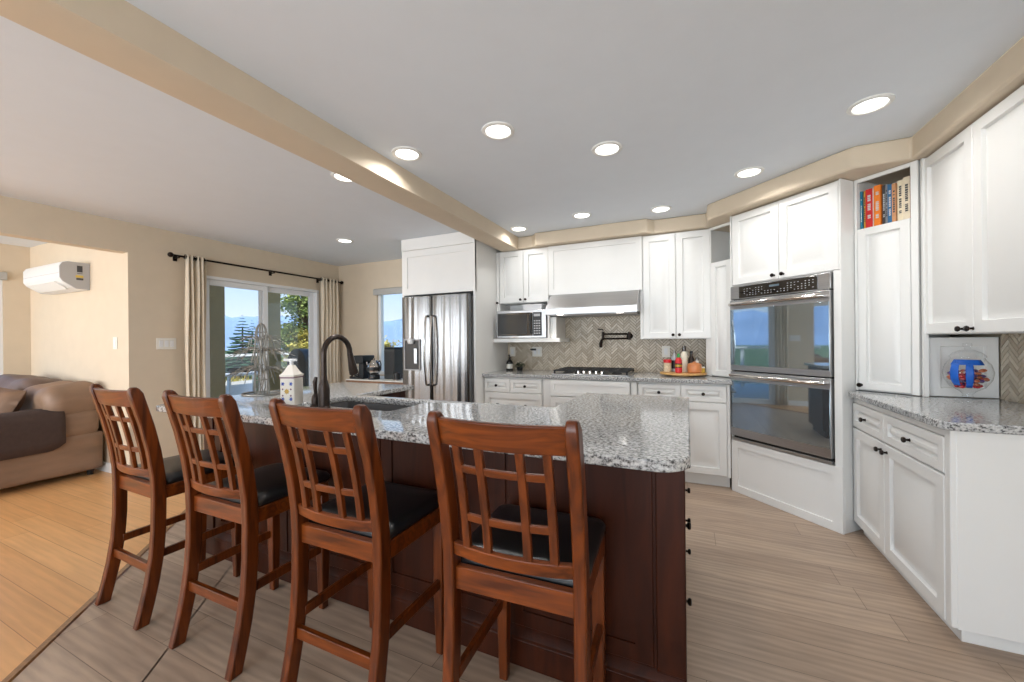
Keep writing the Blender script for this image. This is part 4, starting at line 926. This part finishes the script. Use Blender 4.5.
T.add('base', MB().lathe([(0.055, 0), (0.055, .012), (0.045, .016)], (cx, cy, ZT), n=18), 'chrome')
T.add('jug', MB().lathe([(0.042, .016), (0.045, .03), (0.042, .09), (0.03, .10), (0, .102)], (cx, cy, ZT), n=18), 'black')
T.add('handle', MB().tube([(cx + .04, cy, ZT + .03), (cx + .07, cy, ZT + .045), (cx + .07, cy, ZT + .08), (cx + .04, cy, ZT + .09)], .006, 8), 'black')

# ------------------------------------------------------------------ curtains
T = Thing('curtain_rod', 'dark bronze curtain rod with round finials above the patio door', 'curtain rod', (XL + .085, 3.3, 2.18))
T.add('rod', MB().tube([(XL + .085, 2.23, 2.18), (XL + .085, 4.35, 2.18)], .0105, 10), 'bronze')
for y, s in ((2.205, 1), (4.36, 1)): T.add('finial', MB().ball((XL + .085, y, 2.18), .026), 'bronze')
for y in (2.28, 3.30, 4.00): T.add('bracket', MB().tube([(XL, y, 2.165), (XL + .085, y, 2.165), (XL + .085, y, 2.175)], .007, 8).box(XL, XL + .006, y - .018, y + .018, 2.135, 2.195), 'bronze')
def curtain(label, y0, y1, n, seed):
    random.seed(seed); ph = [random.uniform(-.3, .3) for _ in range(3)]
    rows = []
    N = n * 12
    for k in range(15):
        z = 0.015 + (2.205 - 0.015) * k / 14; rows.append([(XL + .085 + (.034 + .006 * math.sin(k * .7)) * math.sin(2 * PI * n * i / N + ph[0] * math.sin(z * 2)), y0 + (y1 - y0) * i / N + .006 * math.sin(3 * z + ph[1] + i * .3), z) for i in range(N + 1)])
    T = Thing('curtain', label, 'curtain', (XL + .085, (y0 + y1) / 2, 0), 0, 'patio door curtains')
    o = T.add('panel', MB().sheet(rows), 'curtain', smooth=80); s = o.modifiers.new('solid', 'SOLIDIFY'); s.thickness = .003
    for i in range(n * 2):
        y = y0 + (y1 - y0) * (i * .5) / n
        T.add('grommet', MB().tube([(XL + .085 + .022 * math.cos(2 * PI * k / 14), y + .002, 2.18 + .022 * math.sin(2 * PI * k / 14)) for k in range(14)], .004, 6, close=True), 'bronze')
curtain('gathered cream curtain hanging beside the triple light switch', 2.33, 2.52, 4, 1)
curtain('gathered cream curtain hanging in the corner by the small window', 3.99, 4.30, 5, 2)

# ------------------------------------------------------------------ living room: heat pump, sofa
yw = 1.905
T = Thing('air_conditioner', 'white wall mounted air conditioner above the brown sofa', 'air conditioner', (-6.08, yw, 1.82))
prof = [(yw, 1.835), (yw, 2.112), (yw - .16, 2.112), (yw - .20, 2.098), (yw - .222, 2.06), (yw - .222, 1.94), (yw - .20, 1.905), (yw - .10, 1.838)]
T.add('casing', MB().prismx(prof, -6.52, -5.645), 'plastic', bevel=0.008)
T.add('end_panel', MB().prismx([(yw - .002, 1.837)] + [(yw - .002, 2.108), (yw - .16, 2.108), (yw - .196, 2.094), (yw - .216, 2.056), (yw - .216, 1.944), (yw - .195, 1.908), (yw - .10, 1.841)], -5.648, -5.640), 'greyplastic')
T.add('louver', MB().prismx([(yw - .212, 1.915), (yw - .222, 1.905), (yw - .13, 1.838), (yw - .12, 1.845)], -6.42, -5.76), 'white', bevel=0.002)
T.add('front_seam', MB().box(-6.52, -5.645, yw - .2235, yw - .22, 1.985, 1.988), 'greyplastic')
T.add('sticker', MB().box(-5.641, -5.638, yw - .105, yw - .05, 1.955, 1.978), 'stickery')
T.add('sticker_print', MB().box(-5.641, -5.638, yw - .10, yw - .05, 1.93, 1.95).box(-5.641, -5.6385, yw - .095, yw - .055, 1.995, 2.0).box(-5.641, -5.6385, yw - .095, yw - .055, 2.01, 2.075), 'ink')

T = Thing('sofa', 'brown leather sofa against the bright wall under the air conditioner', 'sofa', (-6.1, 1.4, 0))
def puff(x0, x1, y0, y1, z0, z1, r, amp=0.012, seed=0, sub=2):
    """soft cushion block: superellipsoid-ish rounded box with wrinkles"""
    rnd = random.Random(seed); ph = [rnd.uniform(0, 6) for _ in range(6)]
    mb = MB(); n = 10
    bmesh.ops.create_cube(mb.bm, size=2.0)
    bmesh.ops.subdivide_edges(mb.bm, edges=mb.bm.edges[:], cuts=n, use_grid_fill=True)
    cx, cy, cz = (x0 + x1) / 2, (y0 + y1) / 2, (z0 + z1) / 2; hx, hy, hz = (x1 - x0) / 2, (y1 - y0) / 2, (z1 - z0) / 2
    for v in mb.bm.verts:
        p = [v.co.x * hx, v.co.y * hy, v.co.z * hz]; h = (hx, hy, hz)
        q = [max(-hh + r, min(hh - r, c)) if hh > r else 0 for c, hh in zip(p, h)]
        d = Vector([a - b for a, b in zip(p, q)])
        if d.length > 1e-6: d = d.normalized() * r
        w_ = Vector(q) + d
        nrm = d.normalized() if d.length > 1e-6 else Vector((0, 0, 0))
        k = amp * (math.sin(9 * w_.x + ph[0] + 3 * math.sin(5 * w_.z + ph[1])) * .5 + math.sin(17 * w_.y + 11 * w_.z + ph[2]) * .35 + math.sin(23 * w_.x - 13 * w_.z + ph[3]) * .25)
        v.co = Vector((cx, cy, cz)) + w_ + nrm * k
    return mb
T.add('base', MB().box(-7.05, -5.30, 1.02, 1.86, 0.06, 0.40), 'sofa', bevel=0.03, seg=3)
T.add('arm', puff(-5.54, -5.262, 0.98, 1.86, 0.38, 0.655, 0.085, .006, 1).merge(puff(-5.50, -5.275, 0.99, 1.87, 0.055, 0.425, 0.03, .004, 2)), 'sofa', smooth=80)
T.add('arm', puff(-7.13, -6.86, 0.98, 1.86, 0.38, 0.655, 0.085, .006, 3).merge(puff(-7.12, -6.89, 0.99, 1.87, 0.055, 0.425, 0.03, .004, 4)), 'sofa', smooth=80)
T.add('seat_cushion', puff(-6.20, -5.52, 0.96, 1.62, 0.36, 0.54, 0.07, .008, 5), 'sofad', smooth=80)
T.add('seat_cushion', puff(-6.88, -6.21, 0.96, 1.62, 0.36, 0.54, 0.07, .008, 6), 'sofad', smooth=80)
def lean(mb, a, y, z): return mb.xform(Matrix.Translation((0, y, z)) @ Matrix.Rotation(math.radians(a), 4, 'X') @ Matrix.Translation((0, -y, -z)))
T.add('back_cushion', puff(-5.98, -5.29, 1.50, 1.885, 0.52, 0.90, 0.13, .034, 7), 'sofa', smooth=80)
T.add('back_cushion', puff(-6.95, -5.90, 1.47, 1.885, 0.50, 0.935, 0.13, .034, 8), 'sofad', smooth=80)
for x in (-6.98, -5.36):
    for y in (1.06, 1.80): T.add('foot', MB().lathe([(0.022, 0), (0.03, .062)], (x, y, 0), n=12), 'black')
rows = []
arcp = [(-5.575, .50), (-5.565, .60), (-5.53, .655), (-5.46, .674), (-5.34, .674), (-5.275, .655), (-5.25, .60), (-5.245, .50), (-5.246, .40), (-5.25, .31)]
NR = 16
for i in range(NR + 1):
    y = 0.975 + (1.60 - 0.975) * i / NR; lift = .06 * max(0, (i - NR + 3) / 3) ** 2
    rows.append([(x, y, z + (lift if (k == len(arcp) - 1) else 0) + .002 * math.sin(12 * y + k)) for k, (x, z) in enumerate(arcp)])
o = solo('arm_cover', MB().sheet(rows), 'cover', 'dark brown fabric cover draped over the sofa arm', 'cover', (-5.4, 1.3, .28), smooth=80); s = o.modifiers.new('solid', 'SOLIDIFY'); s.thickness = .008; s.offset = 1
mb = MB(); random.seed(5); N = 12; rows = []
for sgn in (1, -1):
    rr = []
    for i in range(N + 1):
        rr.append([])
        for j in range(N + 1):
            u, v = i / N * 2 - 1, j / N * 2 - 1
            pin = 1 - .10 * (u * u * v * v) ; x = u * .22 * (1 - .08 * (1 - v * v) * 0 + .06 * abs(v) ** 3); z = v * .17 * (1 + .06 * abs(u) ** 3)
            d = .075 * (max(0, (1 - u ** 4)) * max(0, (1 - v ** 4))) ** .6 + .004 * math.sin(8 * u + 5 * v)
            rr[-1].append((x, sgn * d, z))
    mb.sheet(rr)
bmesh.ops.remove_doubles(mb.bm, verts=mb.bm.verts, dist=.003)
mb.xform(Matrix.Translation((-5.80, 1.34, .71)) @ Matrix.Rotation(math.radians(14), 4, 'Z') @ Matrix.Rotation(math.radians(-22), 4, 'X') @ Matrix.Rotation(math.radians(6), 4, 'Y'))
solo('throw_pillow', mb, 'pillow', 'brown suede throw pillow leaning on the sofa back cushions', 'pillow', (-5.80, 1.36, .54), smooth=80)

# ------------------------------------------------------------------ recessed ceiling lights
cans = [(0.844, 2.53, 'recessed ceiling light nearest the tall wall cabinet doors'), (-0.951, 1.954, 'recessed ceiling light above the middle of the island'), (-0.44, 2.42, 'recessed ceiling light in the ceiling above the island end with knobs'),
        (-1.58, 1.951, 'recessed kitchen light close to the beam above the faucet'), (0.402, 3.188, 'recessed ceiling light in front of the double oven'), (-0.891, 3.60, 'recessed ceiling light in front of the range hood'),
        (-0.209, 3.74, 'recessed ceiling light in front of the tall spice doors'), (-1.592, 3.746, 'recessed ceiling light tucked in the beam corner above the microwave'), (-2.193, 2.035, 'recessed ceiling light half hidden behind the beam'), (-3.575, 3.309, 'recessed ceiling light over the dining corner'),
        ]
def can_light(x, y, lab):
    T = Thing('recessed_light', lab, 'ceiling light', (x, y, ZC), 0, 'recessed ceiling lights')
    T.add('trim_ring', MB().lathe([(0.092, 0), (0.090, -.006), (0.072, -.010), (0.066, -.004)], (x, y, ZC), n=32, cap=False), 'white')
    T.add('lens', MB().lathe([(0.068, -.0045), (0.0, -.0065)], (x, y, ZC), n=32), 'lens')
    lamp('recessed_lamp', 'AREA', (x, y, ZC - .014), CAN_W * (0.48 if y > 3.5 else 1), (1.0, 0.99, 0.97), shape='DISK', size=0.13, spread=math.radians(150))
CAN_W = 3.9
for x, y, lab in cans: can_light(x, y, lab)

# ------------------------------------------------------------------ outdoors
struct('ground_deck', MB().box(-9.0, -4.99, 1.0, 9.0, -0.25, -0.03), 'deck', smooth=0)
struct('column_stucco', MB().box(-6.60, -6.40, 3.42, 3.63, -0.03, 2.75), 'olive', bevel=0.01)
struct('column_stucco', MB().box(-6.60, -6.40, 4.28, 4.52, -0.03, 2.75), 'olive', bevel=0.01)
struct('trim_3', MB().box(-6.62, -6.38, 2.10, 3.42, 2.02, 2.75).box(-6.60, -6.40, 3.20, 3.42, 1.95, 2.02), 'olive', bevel=0.01)
T = Thing('deck_railing', 'white deck railing with glass infill outside the patio door', 'railing', (-8.2, 5.0, -0.03))
T.add('top_rail', MB().box(-8.26, -8.12, 1.0, 9.0, 1.01, 1.06), 'white', bevel=0.006)
T.add('bottom_rail', MB().box(-8.24, -8.16, 1.0, 9.0, 0.06, 0.11), 'white')
for k in range(6): T.add('post', MB().box(-8.24, -8.16, 1.2 + 1.5 * k - .04, 1.2 + 1.5 * k + .04, -0.03, 1.02), 'white', bevel=0.004)
T.add('glass_panel', MB().box(-8.204, -8.196, 1.0, 9.0, 0.11, 1.01), 'tint')
for i, (y0, y1, lab) in enumerate(((4.36, 4.92, 'white planter box on the deck beside the olive column'), (5.6, 6.2, 'white planter box on the deck behind the grill'))):
    T = Thing('planter_box', lab, 'planter', (-7.9, (y0 + y1) / 2, -0.03))
    T.add('box', MB().loft([rrect(-8.05, -7.73, y0 + .02, y1 - .02, .01, -0.03, 2), rrect(-8.08, -7.7, y0, y1, .01, 0.56, 2), rrect(-8.05, -7.73, y0 + .03, y1 - .03, .01, 0.56, 2), rrect(-8.05, -7.73, y0 + .03, y1 - .03, .01, 0.50, 2)]), 'white')
    mb = MB(); rnd = random.Random(i)
    for k in range(70):
        p = Vector((rnd.uniform(-8.02, -7.76), rnd.uniform(y0 + .05, y1 - .05), .5)); d = Vector((rnd.uniform(-.1, .1), rnd.uniform(-.1, .1), rnd.uniform(.08, .24)))
        s = Vector((rnd.uniform(-1, 1), rnd.uniform(-1, 1), 0)).normalized() * .012
        mb.loft([[p - s, p + s, p + s.cross(Vector((0, 0, 1)))], [p + d - s * .1, p + d + s * .1, p + d + s.cross(Vector((0, 0, .1)))]])
    T.add('foliage', mb, 'shrub' if i == 0 else 'fir')
T = Thing('patio_table', 'low white patio table with dark bowls on the deck', 'table', (-7.38, 4.45, -0.03))
T.add('tabletop', MB().box(-7.56, -7.20, 4.12, 4.80, 0.70, 0.74), 'white', bevel=0.005)
for x in (-7.52, -7.24):
    for y in (4.16, 4.76): T.add('leg', MB().box(x - .02, x + .02, y - .02, y + .02, -0.03, 0.70), 'white')
for k, lab in ((0, 'dark round bowl on the patio table nearer the column'), (1, 'dark round bowl on the patio table nearer the grill')):
    solo('bowl', MB().lathe([(0.05, 0), (0.09, .04), (0.10, .09), (0.09, .09), (0.08, .04), (0, .012)], (-7.4, 4.33 + .22 * k, 0.741), n=20), 'black', lab, 'bowl', (-7.4, 4.33 + .22 * k, 0.741))
T = Thing('barbecue_grill', 'charcoal barbecue grill with rounded lid on the deck', 'grill', (-6.15, 4.95, -0.03))
T.add('lid', MB().prismy([(-6.40, .86)] + [(-6.16 + .24 * math.cos(math.radians(a)), .90 + .27 * math.sin(math.radians(a))) for a in range(180, -1, -15)] + [(-5.92, .86)], 4.62, 5.02), 'grill', bevel=0.01)
T.add('firebox', MB().box(-6.38, -5.94, 4.63, 5.01, 0.66, 0.86), 'grill', bevel=0.01)
T.add('cart', MB().box(-6.34, -5.98, 4.66, 4.98, 0.05, 0.66), 'black', bevel=0.01)
T.add('side_shelf', MB().box(-6.36, -5.96, 5.02, 5.36, 0.84, 0.88), 'grill', bevel=0.006)
T.add('shelf_brace', MB().tube([(-6.16, 5.34, .84), (-6.16, 5.02, .62)], .012, 8), 'grill')
T.add('lid_handle', MB().tube([(-5.93, 4.68, 1.0), (-5.88, 4.68, 1.0), (-5.88, 4.96, 1.0), (-5.93, 4.96, 1.0)], .012, 8), 'steelh')
for y in (4.70, 4.94): T.add('wheel', MB().lathe([(0.05, -.015), (0.05, .015)], (-6.0, y, 0.02), 'x', 14), 'black')

def spruce(label, x, y, z0, z1, R, seed, mt='spruce', dens=1.0):
    rnd = random.Random(seed); H = z1 - z0
    T = Thing('spruce_tree', label, 'tree', (x, y, z0))
    T.add('trunk', MB().tube([(x, y, z0), (x, y, z1 - .1 * H)], [.03 * H * .6, .004 * H], 8), 'bark')
    mb = MB(); L = int(46 * dens)
    for k in range(L):
        f = k / (L - 1); z = z0 + H * (.12 + .86 * f); r = R * (1 - f) ** .85 + .02 * R; nb = max(5, int(11 * (1 - f) + 5))
        for j in range(nb):
            a = 2 * PI * j / nb + k * 1.1 + rnd.uniform(-.25, .25); q = r * rnd.uniform(.75, 1.1); d = Vector((math.cos(a), math.sin(a), 0)); s = Vector((-math.sin(a), math.cos(a), 0))
            p0 = Vector((x, y, z)); dr = rnd.uniform(.12, .3) * q; wd = .17 * q + .01 * R
            prev = None
            rings = []
            for i, (t_, ww) in enumerate(((0.02, .25), (.35, 1.0), (.7, .75), (1.0, .05))):
                c = p0 + d * q * t_ + Vector((0, 0, -dr * t_ + .12 * q * t_ * t_)); rings.append([c - s * wd * ww, c + Vector((0, 0, .05 * q)), c + s * wd * ww, c - Vector((0, 0, .10 * q * ww + .01))])
            mb.loft(rings)
    T.add('branches', mb, mt, smooth=0)
spruce('dark blue-green spruce nearer the olive column beyond the railing', -23.5, 14.25, -6.0, 3.1, 2.8, 1)
spruce('second dark spruce close behind the first beyond the railing', -25.4, 16.0, -6.0, 2.9, 2.3, 2)
def leafy(label, x, y, z0, z1, R, seed, mt, n, ls, name='leafy_tree', zlow=.25):
    rnd = random.Random(seed); H = z1 - z0
    T = Thing(name, label, 'tree', (x, y, z0))
    tr = MB().tube([(x, y, z0), (x + .02 * H, y, z0 + .4 * H), (x, y + .01 * H, z1 - .05 * H)], [.022 * H, .014 * H, .004 * H], 8)
    mb = MB(); cl = []
    for k in range(26):
        f = rnd.uniform(zlow, .98); a = rnd.uniform(0, 2 * PI); q = R * rnd.uniform(.45, 1.0) * (1.15 - .8 * f); c = Vector((x + q * math.cos(a), y + q * math.sin(a), z0 + H * f)); cl.append((c, R * rnd.uniform(.22, .42)))
        tr.tube([(x, y, z0 + H * (f - .06)), c], [.008 * H, .002 * H], 5)
    for k in range(n):
        c, q = rnd.choice(cl); v = Vector((rnd.gauss(0, 1), rnd.gauss(0, 1), rnd.gauss(0, .5))) * q * .5; p = c + v
        d = Vector((rnd.uniform(-1, 1), rnd.uniform(-1, 1), rnd.uniform(-.6, .4))).normalized() * ls; s = d.cross(Vector((rnd.uniform(-1, 1), rnd.uniform(-1, 1), 1))).normalized() * ls * .4
        mb.loft([[p, p + d * .5 + s, p + d * .5 + Vector((0, 0, ls * .12))], [p + d * .02, p + d, p + d * .5 - s]])
    T.add('trunk', tr, 'bark'); T.add('crown', mb, mt, smooth=0)
leafy('tall bright green tree beyond the deck behind the grill', -15.9, 12.35, -6.0, 4.9, 1.7, 3, 'fir', 11000, .15, zlow=.55)
leafy('yellow green shrub tree beyond the deck under the tall tree', -16.9, 12.5, -6.0, 2.3, 1.5, 4, 'shrub', 4500, .14, 'shrub_tree', .6)
leafy('second yellow green shrub tree beside the tall tree', -15.0, 11.9, -6.0, 1.9, 1.2, 6, 'shrub', 4500, .14, 'shrub_tree', .6)
leafy('olive tree top seen low through the small window', -12.6, 14.2, -6.0, 1.5, 1.4, 8, 'shrub', 4000, .15, 'shrub_tree', .6)
leafy('round green tree seen low through the small window beside the refrigerator', -11.2, 14.8, -6.0, 1.7, 1.4, 9, 'fir', 4000, .15, 'shrub_tree', .6)
spruce('dark conifer reaching in at the edge of the small window', -10.75, 11.1, -6.0, 4.2, 1.2, 12, dens=.6)
struct('land_terrain', MB().box(-700, -9.0, -300, 900, -7, -6).box(-9.0, 60, 4.6, 900, -7, -6), 'land', smooth=0)
def ridge(name, pts, depth, mt, seed):
    rnd = random.Random(seed); rows = [[], [], []]
    for i, (x, y, h) in enumerate(pts):
        d = Vector((x, y, 0)).normalized()
        rows[0].append((x - d.x * depth, y - d.y * depth, -6)); rows[1].append((x, y, h)); rows[2].append((x + d.x * depth, y + d.y * depth, -6))
    o = struct(name, MB().sheet(rows), mt, smooth=0)
def arc_pts(R, a0, a1, n, h, amp, seed):
    rnd = random.Random(seed); P = []
    for i in range(n + 1):
        a = math.radians(a0 + (a1 - a0) * i / n); P.append((R * math.cos(a), R * math.sin(a), h + amp * (math.sin(i * .9 + seed) * .5 + rnd.uniform(-.5, .5))))
    return P
ridge('mountain_range', arc_pts(600, 95, 200, 90, 36, 6, 1), 90, 'mount', 1)
ridge('hill_range', arc_pts(300, 92, 125, 40, 4, 3, 2), 60, 'hill', 2)
